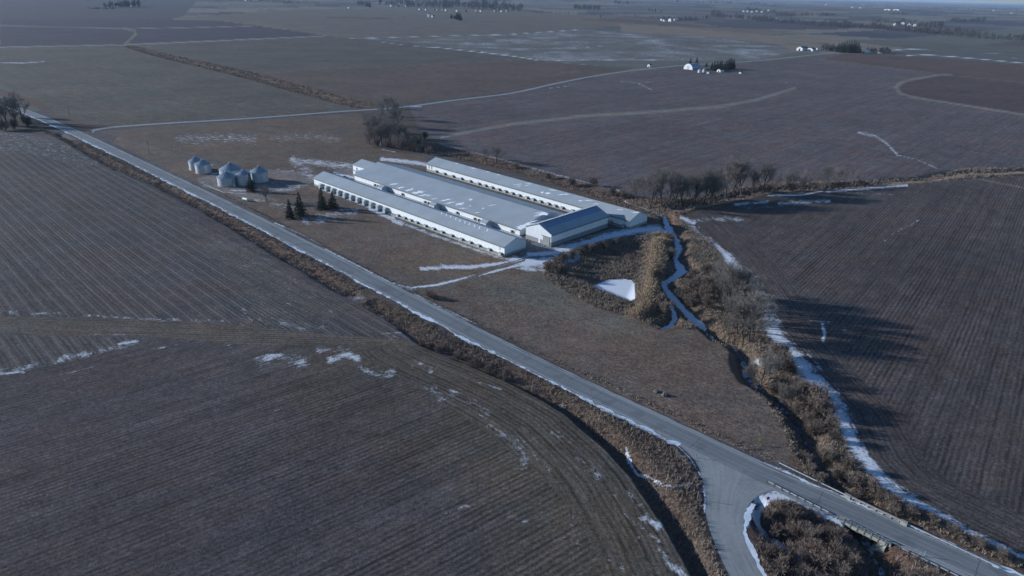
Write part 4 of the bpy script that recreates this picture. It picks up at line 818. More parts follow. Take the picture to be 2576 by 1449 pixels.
m = MB(); m.box(-.12, -.08, 7.2, 8.3, .1, 2.6); m.build('door', M['white'], hall)
# small buildings at the far end of the middle barn
sh = empty('storage_shed', (-110.5, 459.0, 0), TH); tag(sh, 'square white shed with grey roof behind the far end of the wide barn', 'shed')
gable(sh, 0, 15, 0, 15, 0, 3.3, 6.0, M['wall'], M['roof']); m = MB(); m.box(-.05, 15.05, -.05, 15.05, -.4, -.003); m.build('foundation', M['concrete'], sh); m = MB(); m.box(4, 5.2, -.05, -.005, 0, 2.2); m.build('door', M['dark'], sh)
p = U(889, 441)
ws = empty('well_house', (p[0], p[1], 0), TH); tag(ws, 'tiny white lean-to hut with snowy roof between shed and wide barn', 'hut')
m = MB(); m.prism([(0, 0), (7, 0), (7, 2.6), (0, 3.0)], 0, 2.6, 0); m.build('wall', M['wall_y'], ws); m = MB(); m.prism([(-.2, 3.02), (7.2, 2.62), (7.2, 2.78), (-.2, 3.18)], -.2, 2.8, 0); m.build('roof', M['snow'], ws)

# ------------------------------------------------------------------ grain bins
def grain_bin(x, y, dia, he, hr, label):
    dia *= .94; he *= .95; hr *= .95
    p = U(x, y); c = p + np.array([-x + 1288, 0]) * 0; r = empty('grain_bin', (c[0], c[1] + dia / 2 * .8, 0)); tag(r, label, 'grain bin', 'round steel grain bins')
    R = dia / 2; prof = [(R, 0)]
    k = int(he / 1.1)
    for i in range(k):
        z0 = he * i / k; z1 = he * (i + 1) / k; prof += [(R + .02, z0 + .03), (R - .03, z1 - .04), (R + .035, z1 - .02)]
    prof.append((R, he)); m = MB(); m.lathe(prof, n=40); m.build('wall', M['galv'], r)
    m = MB(); m.lathe([(R + .18, he - .08), (R + .18, he + .02), (.55, hr - .25), (.5, hr), (.01, hr + .06)], n=40); ro = m.build('roof', M['galvroof'], r)
    m = MB()
    for i in range(20):
        t = 2 * math.pi * i / 20; a = Vector((math.cos(t), math.sin(t), 0)); m.tube(a * (R + .1) + Vector((0, 0, he + .09)), a * .6 + Vector((0, 0, hr - .20)), .05, .05, 4)
    m.build('roof_rib', M['galvroof'], ro)
    m = MB(); m.lathe([(.5, hr), (.52, hr + .35), (.3, hr + .5), (.01, hr + .52)], n=14); m.build('filler_cap', M['galv'], ro)
    m = MB(); t = rad(-60)
    for dt in (-.045, .045): m.tube((math.cos(t + dt) * (R + .12), math.sin(t + dt) * (R + .12), .4), (math.cos(t + dt) * (R + .12), math.sin(t + dt) * (R + .12), he), .03, .03, 4)
    for i in range(int(he / .45)):
        z = .5 + i * .45; m.tube((math.cos(t - .045) * (R + .12), math.sin(t - .045) * (R + .12), z), (math.cos(t + .045) * (R + .12), math.sin(t + .045) * (R + .12), z), .02, .02, 4)
    m.build('ladder', M['steel'], r)
    m = MB(); m.lathe([(R + .3, -.3), (R + .3, .08), (R, .08)], n=40); m.build('foundation_ring', M['concrete'], r)
grain_bin(565.3, 469, 12.0, 5.4, 8.6, 'big steel grain bin in front, nearest the main road')
grain_bin(574, 453, 14.5, 6.2, 10.4, 'largest grain bin, just behind the front one')
grain_bin(610, 466, 9.2, 6.8, 9.3, 'narrow tall grain bin right of the front one, a spruce beside it')
grain_bin(648, 459, 11.5, 6.4, 9.9, 'grain bin furthest right in the cluster')
grain_bin(506.5, 437, 10.4, 6.0, 9.0, 'grain bin on the left, overlapping the farthest one')
grain_bin(488.7, 429, 9.2, 6.0, 9.0, 'farthest left grain bin of the cluster')
r = post_at('auger_tube', 589, 468); tag(r, 'slim upright grain auger between the front and narrow bins', 'auger'); m = MB(); m.tube((0, 0, 0), (0, 0, 4.6), .32, .32, 8); m.build('tube', M['steel'], r); m = MB(); m.tube((0, -.1, 0), (0, -.1, 1.1), .75, .75, 10); m.build('boot', M['white'], r)
r = post_at('propane_tank', 618, 506); r.rotation_euler[2] = rad(-30); tag(r, 'white horizontal propane tank lying by the yard entrance', 'gas tank')
m = MB()
k = [(-2.4, .05), (-2.3, .35), (-2.05, .58), (-1.7, .7), (1.7, .7), (2.05, .58), (2.3, .35), (2.4, .05)]
nn = 14
for (x, R_) in k:
    for i in range(nn): t = 2 * math.pi * i / nn; m.v.append((x, R_ * math.cos(t), 1.15 + R_ * math.sin(t)))
for j in range(len(k) - 1):
    for i in range(nn): m.f.append((j * nn + i, j * nn + (i + 1) % nn, (j + 1) * nn + (i + 1) % nn, (j + 1) * nn + i))
m.build('tank', M['white'], r)
for x in (-1.4, 1.4): m = MB(); m.box(x - .15, x + .15, -.5, .5, 0, .62); m.build('leg', M['concrete'], r)
# dark pickup between the barns
r = post_at('pickup_truck', 866, 450); r.rotation_euler[2] = rad(-30); tag(r, 'dark pickup truck parked between the front barn and the wide barn', 'pickup')
m = MB(); m.prism([(-2.6, .45), (2.6, .45), (2.6, .95), (1.6, 1.05), (-2.6, 1.05)], -.95, .95, 1); m.build('body', M['carpaint'], r)
m = MB(); m.prism([(1.3, 1.05), (.7, 1.7), (-.7, 1.72), (-.95, 1.05)], -.86, .86, 1); m.build('cab', M['glass'], r)
for x in (-1.7, 1.7):
    for y in (-.95, .75): m = MB(); m.tube((x, y, .38), (x, y + .2, .38), .38, .38, 12); m.build('wheel', M['black'], r)
r = post_at('feed_wagon', 829, 436); r.rotation_euler[2] = rad(20); tag(r, 'rusty farm wagon with upright stakes in the snowy yard', 'wagon')
m = MB(); m.box(-2.2, 2.2, -1, 1, .7, .95); m.build('bed', M['wood'], r)
for x in (-2, 0, 2):
    for y in (-.9, .9): m = MB(); m.box(x - .06, x + .06, y - .06, y + .06, .95, 2.9); m.build('stake', M['rust'], r)
for x in (-1.5, 1.5):
    for y in (-1.1, .9): m = MB(); m.tube((x, y, .4), (x, y + .2, .4), .4, .4, 10); m.build('wheel', M['black'], r)
r = post_at('yard_tank', 959, 364.5); tag(r, 'small pale blue tank half hidden under the grove', 'tank'); m = MB(); m.lathe([(1.0, 0), (1.05, 1.5), (.7, 2.0), (.01, 2.15)], n=14); m.build('shell', vary('pale_blue_plastic', (.16, .26, .42), .1, 1, .5), r)

# ------------------------------------------------------------------ dry tall grass and reeds
def inside(polyV, X, Y):
    vx, vy = PV(X, Y, 0); return pip(polyV, vx, vy)
def tufts(name, polys, dens, h0, h1, mat, label, blades=6, wid=.16, excl=None, lean=.35, minz=None):
    PX = []; PY = []
    for poly in polys:
        wpt = W(poly); x0, y0 = wpt.min(0); x1, y1 = wpt.max(0); n = int((x1 - x0) * (y1 - y0) * dens)
        X = np.random.uniform(x0, x1, n); Y = np.random.uniform(y0, y1, n); k = inside(poly, X, Y); PX.append(X[k]); PY.append(Y[k])
    X = np.concatenate(PX); Y = np.concatenate(PY)
    keep = vnoise(X, Y, 3.0, 51) * .6 + vnoise(X, Y, 9.0, 52) * .4 + np.random.rand(len(X)) * .35 > .38
    d = pdist(CREEK, X, Y, 12); seg = np.concatenate([[0], np.cumsum(np.hypot(*np.diff(CREEK, axis=0).T))]); keep &= d[0] > np.interp(d[1], seg, CREEKW) - .1
    keep &= pdist(ROAD, X, Y, 12)[0] > 5.8; keep &= ~inside(JUNC, X, Y)
    dd_, aa_, ss_ = pdist(DRAIN, X, Y, 8); keep &= dd_ > np.where(aa_ > 95, np.where(ss_ < 0, 3.2, 1.6), .35)
    for ln, r_ in ((ISLE, 1.1), (OXBOW, 1.0)): keep &= pdist(ln, X, Y, 8)[0] > r_
    rel = np.column_stack([X, Y]) - BRIDGE_C; a_ = rel @ BDIR; b_ = rel @ BN; keep &= ~((np.abs(a_) < 8.5) & (np.abs(b_) < 7.5))
    if excl is not None: keep &= ~excl(X, Y)
    X = X[keep]; Y = Y[keep]; Z = terrain_z(X, Y); n = len(X)
    if n == 0: return
    big = .6 + .8 * vnoise(X, Y, 6, 53)
    hh = np.random.uniform(h0, h1, n) * big; tint = np.clip(np.random.rand(n) * .6 + vnoise(X, Y, 14, 54) * .6 - .1, 0, 1)
    V = []; T = []
    la = np.random.uniform(0, 6.28, n)
    for b in range(blades):
        ang = np.random.uniform(0, 6.28, n); ox = np.random.normal(0, .22, n); oy = np.random.normal(0, .22, n); hw = wid * np.random.uniform(.5, 1.2, n) / 2
        lx = np.random.normal(0, lean, n) * hh + np.cos(la) * .15 * hh; ly = np.random.normal(0, lean, n) * hh + np.sin(la) * .15 * hh; hb = hh * np.random.uniform(.6, 1.05, n)
        px = X + ox; py = Y + oy; c = np.cos(ang) * hw; s_ = np.sin(ang) * hw
        V.append(np.stack([np.column_stack([px - c, py - s_, Z - .1]), np.column_stack([px + c, py + s_, Z - .1]), np.column_stack([px + lx + c * .35, py + ly + s_ * .35, Z + hb]), np.column_stack([px + lx - c * .35, py + ly - s_ * .35, Z + hb])], 1))
        T.append(np.repeat((tint + np.random.uniform(-.15, .15, n))[:, None], 4, 1))
    V = np.concatenate(V).reshape(-1, 3); T = np.concatenate(T).ravel(); F = np.arange(len(V)).reshape(-1, 4)
    o = mesh_arrays(name, V, F, mat, None, False, {'tint': ('FLOAT', np.clip(T, 0, 1))}); tag(o, label, 'dry grass', None, 'stuff'); return o
DIT1 = [(40, 290), (120, 330), (225, 366), (330, 414), (432, 470), (560, 532), (644, 572), (800, 660), (920, 730), (884, 742), (849, 727), (819, 712), (740, 664), (644, 610), (470, 507), (370, 454), (270, 412), (172, 362), (100, 328)]
DIT2 = [(905, 765), (930, 748), (965, 758), (1100, 826), (1288, 920), (1500, 1018), (1640, 1086), (1690, 1124), (1735, 1172), (1762, 1215), (1762, 1300), (1785, 1365), (1825, 1449), (1880, 1560), (1790, 1560), (1745, 1430), (1693, 1330), (1655, 1285), (1605, 1225), (1548, 1150), (1478, 1082), (1428, 1028), (1363, 991), (1288, 953), (1194, 913), (1119, 884), (1054, 868), (1044, 846), (964, 801)]
tufts('ditch_grass', [DIT1], .9, .6, 1.1, M['ditchgrass'], 'brown grass filling the ditch between the striped field and the road, left half', 6, .22)
tufts('ditch_grass', [DIT2], 2.2, .5, 1.05, M['ditchgrass'], 'brown lumpy grass in the wide ditch between the big field and the road', 6, .15)
tufts('ditch_grass', [[(500, 458), (660, 536), (830, 624), (1000, 712), (1039, 728), (1100, 762), (1288, 852), (1500, 950), (1763, 1070), (1932, 1146), (1960, 1160), (1930, 1158), (1750, 1082), (1288, 862), (1039, 736), (900, 668), (644, 535)]], 2.0, .3, .7, M['ditchgrass'], 'thin line of brown grass along the meadow side of the main road', 5, .14)
COR2 = [(1700, 545), (1728, 562), (1757, 590), (1792, 612), (1828, 662), (1852, 712), (1880, 760), (1912, 820), (1952, 880), (2000, 935), (2055, 990), (2098, 1037), (2120, 1105), (2148, 1150), (2185, 1190), (2225, 1230), (2275, 1257), (2340, 1297), (2420, 1335), (2500, 1375), (2600, 1420), (2560, 1432), (2320, 1326), (2100, 1232), (1995, 1180), (1990, 1140), (1960, 1060), (1915, 1000), (1880, 960), (1866, 930), (1850, 884), (1803, 862), (1757, 822), (1720, 830), (1688, 800), (1690, 760), (1668, 735), (1662, 705), (1690, 660), (1690, 600)]
tufts('creek_grass', [COR2], 1.5, .4, 1.0, M['bankgrass'], 'tan dry grass on both banks of the creek down to the bridge', 6, .17)
BAS = [(1366, 690), (1366, 664), (1415, 636), (1470, 618), (1530, 602), (1610, 588), (1690, 582), (1695, 600), (1680, 660), (1655, 705), (1665, 740), (1685, 775), (1680, 812), (1655, 828), (1600, 803), (1500, 773), (1400, 720)]
PONDX = [(1484, 726), (1508, 711), (1530, 702), (1568, 700), (1590, 703), (1599, 716), (1600, 735), (1598, 760), (1583, 765), (1560, 757), (1530, 745), (1505, 735)]
tufts('basin_reeds', [BAS], 2.0, .5, 1.1, M['bankgrass'], 'rusty brown reeds covering the sunken basin round the frozen pond', 6, .2, lambda X, Y: pip(W(PONDX, -2.3), X, Y) | (pdist(BERM, X, Y, 6)[0] < 3.6))
tufts('dyke_reeds', [[(1640, 590), (1690, 585), (1680, 650), (1660, 720), (1650, 790), (1625, 800), (1600, 798), (1600, 770), (1625, 735), (1636, 660)]], 3.2, 1.0, 1.7, M['reed'], 'tall golden reeds on the raised dyke right of the frozen pond', 6, .2)
tufts('brush_grass', [[(1905, 1330), (1912, 1285), (1950, 1262), (1990, 1262), (2060, 1290), (2140, 1332), (2170, 1350), (2300, 1400), (2420, 1470), (2560, 1560), (2000, 1560), (1930, 1449), (1900, 1380)]], 3.4, .6, 1.25, M['rustgrass'], 'tangled brown brush in the low corner between side road and bridge', 7, .14)
tufts('creek_grass', [[(1045, 372), (1070, 358), (1107, 366), (1288, 412), (1438, 455), (1600, 500), (1700, 535), (1690, 560), (1632, 556), (1590, 528), (1440, 478), (1300, 432), (1100, 388)]], .8, .6, 1.2, M['ditchgrass'], 'brown grass strip behind the back barn', 6, .25)
tufts('creek_grass', [[(1600, 498), (1760, 502), (1860, 474), (1932, 463), (2182, 454), (2332, 444), (2407, 426), (2650, 420), (2650, 434), (2432, 449), (2282, 461), (2082, 478), (1932, 487), (1760, 525), (1713, 540)]], .9, .7, 1.4, M['ditchgrass'], 'dark brown grass along the upper creek right of the barns', 6, .26)
tufts('waterway_grass', [[(305, 113), (330, 113), (437, 139), (575, 169), (644, 184), (769, 217), (869, 246), (945, 263), (960, 271), (905, 275), (869, 267), (769, 240), (644, 205), (575, 186), (437, 153), (360, 133)]], .10, .8, 1.6, M['ditchgrass'], 'brown grassed waterway winding between the far fields', 6, .7)

# ------------------------------------------------------------------ trees
def seg_tubes(segs, sides=3):
    """segs: list of (p, q, r0, r1)"""
    A = np.array([s_[0] for s_ in segs], float); B = np.array([s_[1] for s_ in segs], float); r0 = np.array([s_[2] for s_ in segs]); r1 = np.array([s_[3] for s_ in segs])
    D = B - A; D /= np.linalg.norm(D, axis=1)[:, None] + 1e-9
    ref = np.where(np.abs(D[:, 2:3]) > .9, np.array([[1., 0, 0]]), np.array([[0, 0, 1.]])); Uv = np.cross(D, ref); Uv /= np.linalg.norm(Uv, axis=1)[:, None]; Vv = np.cross(D, Uv)
    n = len(segs); V = np.zeros((n, 2 * sides, 3))
    for k in range(sides):
        t = 2 * math.pi * k / sides; o = Uv * math.cos(t) + Vv * math.sin(t); V[:, k] = A + o * r0[:, None]; V[:, sides + k] = B + o * r1[:, None]
    F = []
    base = (np.arange(n) * 2 * sides)[:, None]
    for k in range(sides):
        j = (k + 1) % sides; F.append(np.concatenate([base + k, base + j, base + sides + j, base + sides + k], 1))
    return V.reshape(-1, 3), np.concatenate(F)
def ribs(segs, w_):
    A = np.array([s_[0] for s_ in segs], float); B = np.array([s_[1] for s_ in segs], float); D = B - A; n = len(segs)
    R = np.random.normal(size=(n, 3)); Sd = np.cross(D, R); Sd /= np.linalg.norm(Sd, axis=1)[:, None] + 1e-9; Sd *= w_ / 2
    V = np.stack([A - Sd, A + Sd, B + Sd * .4, B - Sd * .4], 1).reshape(-1, 3); return V, np.arange(4 * n).reshape(-1, 4)
def rotv(d, ang, rng):
    a = Vector(d).orthogonal().normalized(); a.rotate(__import__('mathutils').Quaternion(Vector(d), rng.uniform(0, 6.283))); q = Vector(d); q.rotate(__import__('mathutils').Quaternion(a, ang)); return q
def tree_mesh(seed, h=14.0, trunk=.3, levels=5, spread=.75, stems=1, tw=.05, nb=(4, 4, 4, 5, 5), r0=.34, lean=0.0, up=.25):
    rng = random.Random(seed); thick = []; fine = []
    def grow(p, d, L, r, lv):
        n = 3 if lv < levels - 1 else 2; pts = [p.copy()]; q = p.copy(); dd = d.copy()
        for i in range(n):
            dd = (dd + Vector((rng.gauss(0, .13), rng.gauss(0, .13), rng.gauss(0, .08) + (up if lv else .1) * .35))).normalized(); q2 = q + dd * (L / n)
            ra = r * (1 - .55 * i / n); rb = r * (1 - .55 * (i + 1) / n)
            (thick if lv < 3 else fine).append((tuple(q), tuple(q2), ra, rb)); q = q2; pts.append(q.copy())
        if lv >= levels: return
        k = nb[min(lv, len(nb) - 1)]
        for j in range(k):
            t = (trunk if lv == 0 else .25) + (1 - (trunk if lv == 0 else .25)) * (j + rng.random() * .8) / k; t = min(t, .99); i = min(int(t * n), n - 1); f = t * n - i
            c = pts[i].lerp(pts[i + 1], f); nd = rotv((pts[i + 1] - pts[i]).normalized(), rng.uniform(.45, .95) * spread, rng)
            grow(c, nd, L * rng.uniform(.48, .72) * (1.05 if lv == 0 else 1), r * (.62 if lv < 2 else .55) * (1 - .4 * t), lv + 1)
        grow(q, dd, L * .55, r * .42, lv + 1)
    for s_ in range(stems):
        d = Vector((lean + rng.gauss(0, .05 + .22 * (stems > 1)), rng.gauss(0, .05 + .22 * (stems > 1)), 1)).normalized()
        grow(Vector((rng.gauss(0, .3 * (stems > 1)), rng.gauss(0, .3 * (stems > 1)), -.3)), d, h * .55, r0, 0)
    V1, F1 = seg_tubes(thick, 5); V2, F2 = ribs(fine, tw); return V1, F1, V2, F2
def bare_tree(seed, name='bare_tree', twig='twig', **kw):
    V1, F1, V2, F2 = tree_mesh(seed, **kw); r = empty(name, (0, 0, -500))
    mesh_arrays('trunk', V1, F1, M['bark'], r); mesh_arrays('crown', V2, F2, M[twig], r); return r
PROTO = {}
PROTO['tall'] = [bare_tree(i, h=15, tw=.05) for i in (1, 2, 3)]
PROTO['wide'] = [bare_tree(i, h=14, trunk=.22, spread=.95, tw=.05, nb=(5, 4, 4, 5, 5)) for i in (11, 12, 13)]
PROTO['thin'] = [bare_tree(i, h=12, trunk=.15, spread=.6, levels=4, tw=.06, nb=(7, 5, 5, 5), r0=.16) for i in (21, 22)]
PROTO['lean'] = [bare_tree(31, h=13, trunk=.4, spread=.8, lean=.9, tw=.05)]
PROTO['bush'] = [bare_tree(i, 'bare_shrub', 'brush', h=3.6, trunk=.05, spread=.8, levels=3, stems=7, tw=.055, nb=(5, 5, 5), r0=.05) for i in (41, 42, 43)]
USED = {}; HGT = {}
def place(kind, x, y, top=None, h=None, label='', cat='tree', group=None, rz=None):
    """stand a plant where its foot is seen; its height from where its top is seen"""
    p = U(x, y); z = tz(p[0], p[1])
    base_h = HGT.setdefault(kind, float(np.mean([np.percentile([v.co.z for v in c.data.vertices], 87 if kind != 'spruce' else 99.8) for q in PROTO[kind][:3] for c in q.children if c.name.startswith('crown')])))
    if h is None:
        dist = math.hypot(p[1] * CP + CAM_H * SP, 0); h = (y - top) * dist / FPX / math.cos(PIT) * 1.0
    k = USED.get(kind, 0); lst = PROTO[kind]; src = lst[k % len(lst)]
    o = src if k < len(lst) else copy_tree(src)
    USED[kind] = k + 1; sc_ = h / base_h; wsc = sc_ * random.uniform(.92, 1.12)
    o.location = (p[0], p[1], z - .1); o.scale = (wsc, wsc, sc_); o.rotation_euler = (0, 0, rz if rz is not None else random.uniform(0, 6.28))
    tag(o, label, cat, group); return o
ORD = ['first', 'second', 'third', 'fourth', 'fifth', 'sixth', 'seventh', 'eighth', 'ninth', 'tenth', 'eleventh', 'twelfth', 'thirteenth', 'fourteenth', 'fifteenth', 'sixteenth', 'seventeenth', 'eighteenth', 'nineteenth', 'twentieth', 'twenty-first', 'twenty-second', 'twenty-third', 'twenty-fourth', 'twenty-fifth', 'twenty-sixth', 'twenty-seventh', 'twenty-eighth', 'twenty-ninth', 'thirtieth', 'thirty-first', 'thirty-second', 'thirty-third', 'thirty-fourth', 'thirty-fifth', 'thirty-sixth', 'thirty-seventh', 'thirty-eighth', 'thirty-ninth', 'fortieth']
def row_of(spec, phrase, cat, group, frm='from the left'):
    spec = sorted(spec, key=lambda q: q[1])
    for i, q in enumerate(spec):
        place(q[0], q[1], q[2], q[3] if len(q) > 3 else None, None, '%s, %s %s' % (phrase, ORD[i], frm), cat, group, q[4] if len(q) > 4 else None)
# upper creek tree line
row_of([(q[0], q[1], q[2], q[3] - (q[2] - q[3]) * .12) for q in [('tall', 1603, 509, 455), ('wide', 1634, 517, 452), ('tall', 1664, 518, 450), ('wide', 1684, 506, 450), ('tall', 1700, 515, 460), ('wide', 1715, 513, 452), ('tall', 1740, 510, 452), ('wide', 1771, 507, 440), ('tall', 1795, 503, 450), ('thin', 1650, 505, 455), ('thin', 1620, 500, 462), ('thin', 1727, 500, 458), ('thin', 1757, 500, 455), ('thin', 1808, 498, 450), ('tall', 1826, 490, 418), ('wide', 1865, 487, 418), ('tall', 1918, 483, 421), ('lean', 1960, 474, 432), ('thin', 1985, 473, 438), ('thin', 2010, 473, 436), ('thin', 2035, 470, 445), ('tall', 2090, 470, 425), ('lean', 2122, 462, 432), ('thin', 2140, 463, 432), ('wide', 1752, 506, 442), ('wide', 1785, 506, 438), ('wide', 1845, 484, 428), ('thin', 1892, 482, 436), ('thin', 1945, 476, 440), ('bush', 1930, 482, 466), ('bush', 1990, 478, 462), ('bush', 2050, 472, 458), ('bush', 2170, 462, 450)]], 'bare grey tree on the upper creek', 'tree', 'bare trees along the upper creek')
# beside the lower creek
row_of([('thin', 1793, 747, 690), ('wide', 1815, 764, 690), ('tall', 1828, 786, 684), ('wide', 1850, 782, 690), ('tall', 1866, 786, 694), ('wide', 1826, 742, 668), ('tall', 1848, 752, 682), ('tall', 1898, 822, 722), ('wide', 1892, 836, 744), ('tall', 1854, 840, 752), ('wide', 1886, 858, 770), ('tall', 1869, 860, 765), ('thin', 1840, 812, 745), ('wide', 1880, 822, 738), ('thin', 1820, 800, 740)], 'bare tree in the dense clump right of the creek', 'tree', 'bare trees along the lower creek')
row_of([('lean', 1912, 955, 905, 3.2), ('tall', 1918, 955, 888), ('wide', 1938, 952, 884), ('thin', 1981, 1012, 950), ('wide', 1992, 1012, 965), ('thin', 2003, 1008, 958)], 'bare tree near the creek below the clump', 'tree', 'bare trees below the clump')
row_of([('bush', 1720, 745, 715), ('bush', 1740, 730, 706), ('bush', 1735, 760, 735), ('bush', 1765, 752, 722), ('bush', 1775, 775, 750), ('bush', 1790, 720, 695), ('bush', 1745, 705, 680), ('bush', 1770, 735, 705), ('bush', 1758, 722, 700), ('bush', 1780, 690, 668), ('bush', 1800, 700, 676), ('bush', 1815, 725, 700), ('bush', 1810, 745, 716), ('bush', 1830, 700, 676)], 'reddish shrub right of the creek bend', 'shrub', 'shrubs at the creek bend')
row_of([('bush', 1945, 905, 870), ('bush', 1958, 918, 885), ('bush', 1976, 935, 895), ('bush', 1968, 900, 872), ('bush', 1990, 945, 915), ('bush', 2000, 985, 955), ('bush', 2020, 1000, 965), ('bush', 2040, 1020, 975), ('bush', 2058, 1018, 980), ('bush', 2052, 1040, 1000), ('bush', 2030, 1050, 1020), ('bush', 2075, 1050, 1015), ('bush', 2085, 1080, 1050), ('bush', 2060, 1085, 1055), ('bush', 2040, 1080, 1052), ('bush', 2100, 1110, 1082), ('bush', 2010, 1030, 1000), ('bush', 1950, 975, 950), ('bush', 1935, 925, 895), ('bush', 1970, 985, 960)], 'brown shrub along the snow strip above the bridge', 'shrub', 'shrubs along the snow strip')
row_of([('bush', 2110, 1190, 1165), ('bush', 2080, 1150, 1120), ('bush', 2130, 1180, 1150), ('bush', 2150, 1215, 1185), ('bush', 2190, 1235, 1205), ('bush', 2215, 1262, 1235), ('bush', 2250, 1275, 1248), ('bush', 2290, 1300, 1275), ('bush', 2340, 1318, 1295), ('bush', 2400, 1350, 1322), ('bush', 2460, 1378, 1350), ('bush', 2520, 1405, 1380), ('bush', 2160, 1245, 1215), ('bush', 2240, 1290, 1265), ('bush', 2040, 1190, 1165), ('bush', 2030, 1150, 1125), ('bush', 2060, 1215, 1190)], 'small brown shrub beyond the bridge road', 'shrub', 'shrubs beyond the bridge road')
row_of([('bush', 1935, 1290, 1262), ('bush', 1965, 1285, 1255), ('bush', 1990, 1300, 1268), ('bush', 1950, 1320, 1290), ('bush', 2010, 1330, 1298), ('bush', 2040, 1345, 1310), ('bush', 2000, 1365, 1330), ('bush', 2060, 1375, 1340), ('bush', 2090, 1350, 1318), ('bush', 2040, 1400, 1362), ('bush', 2080, 1420, 1380), ('bush', 2110, 1390, 1352), ('bush', 1960, 1430, 1392), ('bush', 1985, 1410, 1375), ('bush', 2020, 1445, 1405), ('bush', 2120, 1440, 1400), ('bush', 1940, 1395, 1360), ('bush', 2150, 1420, 1385), ('bush', 2265, 1440, 1405), ('bush', 2300, 1455, 1420), ('bush', 2060, 1462, 1425), ('bush', 2340, 1470, 1435)], 'tangled shrub in the corner left of the bridge', 'shrub', 'shrubs in the low corner by the bridge')
row_of([('bush', 1380, 682, 660), ('bush', 1400, 668, 645), ('bush', 1418, 655, 634), ('bush', 1440, 645, 626), ('bush', 1395, 690, 668), ('bush', 1412, 680, 660), ('bush', 1462, 636, 618), ('bush', 1490, 628, 610), ('bush', 1520, 620, 602), ('bush', 1550, 612, 596), ('bush', 1690, 640, 618), ('bush', 1688, 600, 580), ('bush', 1655, 690, 668), ('bush', 1662, 770, 745), ('bush', 1672, 790, 762)], 'dark brown shrub on the rim of the basin', 'shrub', 'shrubs on the basin rim')
row_of([('bush', 1065, 868, 852), ('bush', 1085, 872, 856), ('bush', 1100, 880, 864), ('bush', 1150, 896, 880), ('bush', 1190, 912, 894), ('bush', 1225, 930, 912), ('bush', 1262, 946, 928), ('bush', 1075, 745, 732), ('bush', 1085, 750, 735), ('bush', 1095, 754, 742)], 'small dark shrub by the road ditch', 'shrub', 'shrubs by the road ditch')
row_of([('bush', 1438, 463, 446), ('bush', 1493, 468, 450), ('tall', 1221, 401, 374), ('wide', 1248, 410, 370), ('bush', 1300, 420, 408), ('bush', 1380, 445, 432), ('bush', 1540, 488, 470), ('bush', 1570, 495, 476)], 'bare plant in the strip behind the back barn', 'tree', 'trees and shrubs behind the back barn')
# grove beyond the barns
row_of([(q[0], q[1], q[2], q[3] + (q[2] - q[3]) * .20) for q in [('wide', 930, 362, 318), ('thin', 943, 362, 322), ('bush', 950, 368, 350), ('tall', 960, 366, 310), ('wide', 970, 357, 306), ('bush', 975, 372, 352), ('tall', 984, 366, 308), ('wide', 1001, 370, 312), ('bush', 1010, 378, 358), ('tall', 1014, 358, 308), ('thin', 994, 350, 300), ('bush', 1030, 380, 360), ('wide', 1024, 366, 330), ('bush', 1044, 382, 362), ('bush', 1062, 384, 364), ('bush', 1078, 390, 370), ('thin', 950, 335, 298), ('tall', 980, 332, 285), ('wide', 1003, 320, 275), ('tall', 958, 316, 280), ('wide', 988, 300, 252), ('tall', 968, 292, 256), ('thin', 1008, 298, 262), ('bush', 941, 308, 292), ('bush', 948, 322, 305), ('bush', 1015, 335, 318), ('wide', 975, 272, 246), ('thin', 992, 268, 244), ('bush', 1052, 360, 340), ('bush', 1068, 350, 332), ('wide', 936, 350, 300), ('wide', 948, 366, 316), ('tall', 965, 345, 296), ('wide', 978, 358, 302), ('tall', 1008, 345, 296), ('wide', 1020, 378, 336), ('wide', 990, 322, 276), ('tall', 1046, 378, 340)]], 'dark bare tree in the grove beyond the meadow', 'tree', 'grove beyond the meadow')
row_of([('wide', 58, 308, 250), ('wide', 20, 314, 262), ('tall', 6, 306, 258), ('wide', 33, 293, 254), ('tall', -14, 300, 250), ('thin', 44, 318, 285), ('bush', 70, 318, 298), ('bush', 36, 325, 305), ('wide', -30, 312, 262), ('bush', 10, 328, 308)], 'dark bare tree at the left edge by the road', 'tree', 'trees at the left edge by the road')
place('wide', 673, 508, 474, None, 'low wide bare tree right of the grain bins, long shadow', 'tree')

# ---- spruces
def spruce(seed, h=11.0, R=2.6):
    rng = np.random.RandomState(seed); V = []; 
    L = 46
    for i in range(L):
        z = h * (.07 + .91 * (i / L)); rr = R * min(1, (1 - (i / L)) ** .75 * 1.08) * rng.uniform(.62, 1.12) + .1; nb = max(4, int(11 * rr / R) + 3)
        for j in range(nb):
            a = rng.uniform(0, 6.283); r_ = rr * rng.uniform(.75, 1.1); m = max(2, int(9 * r_ / R))
            for k in range(m * 2):
                t = rng.uniform(.2, 1); c = np.array([math.cos(a) * r_ * t, math.sin(a) * r_ * t, z - .35 * r_ * t + rng.normal(0, .08)]); u = rng.normal(size=3); u /= np.linalg.norm(u); v = np.cross(u, rng.normal(size=3)); v /= np.linalg.norm(v)
                s_ = rng.uniform(.13, .26); V.append([c - u * s_, c + v * s_ * .6, c + u * s_, c - v * s_ * .6])
    V = np.array(V).reshape(-1, 3); r = empty('spruce_tree', (0, 0, -500)); mesh_arrays('crown', V, np.arange(len(V)).reshape(-1, 4), M['needle'], r)
    m = MB(); m.tube((0, 0, -.4), (0, 0, h * .9), .22, .03, 7); m.build('trunk', M['bark'], r); return r
PROTO['spruce'] = [spruce(1, R=3.2), spruce(2, R=3.7), spruce(3, R=3.3)]; 
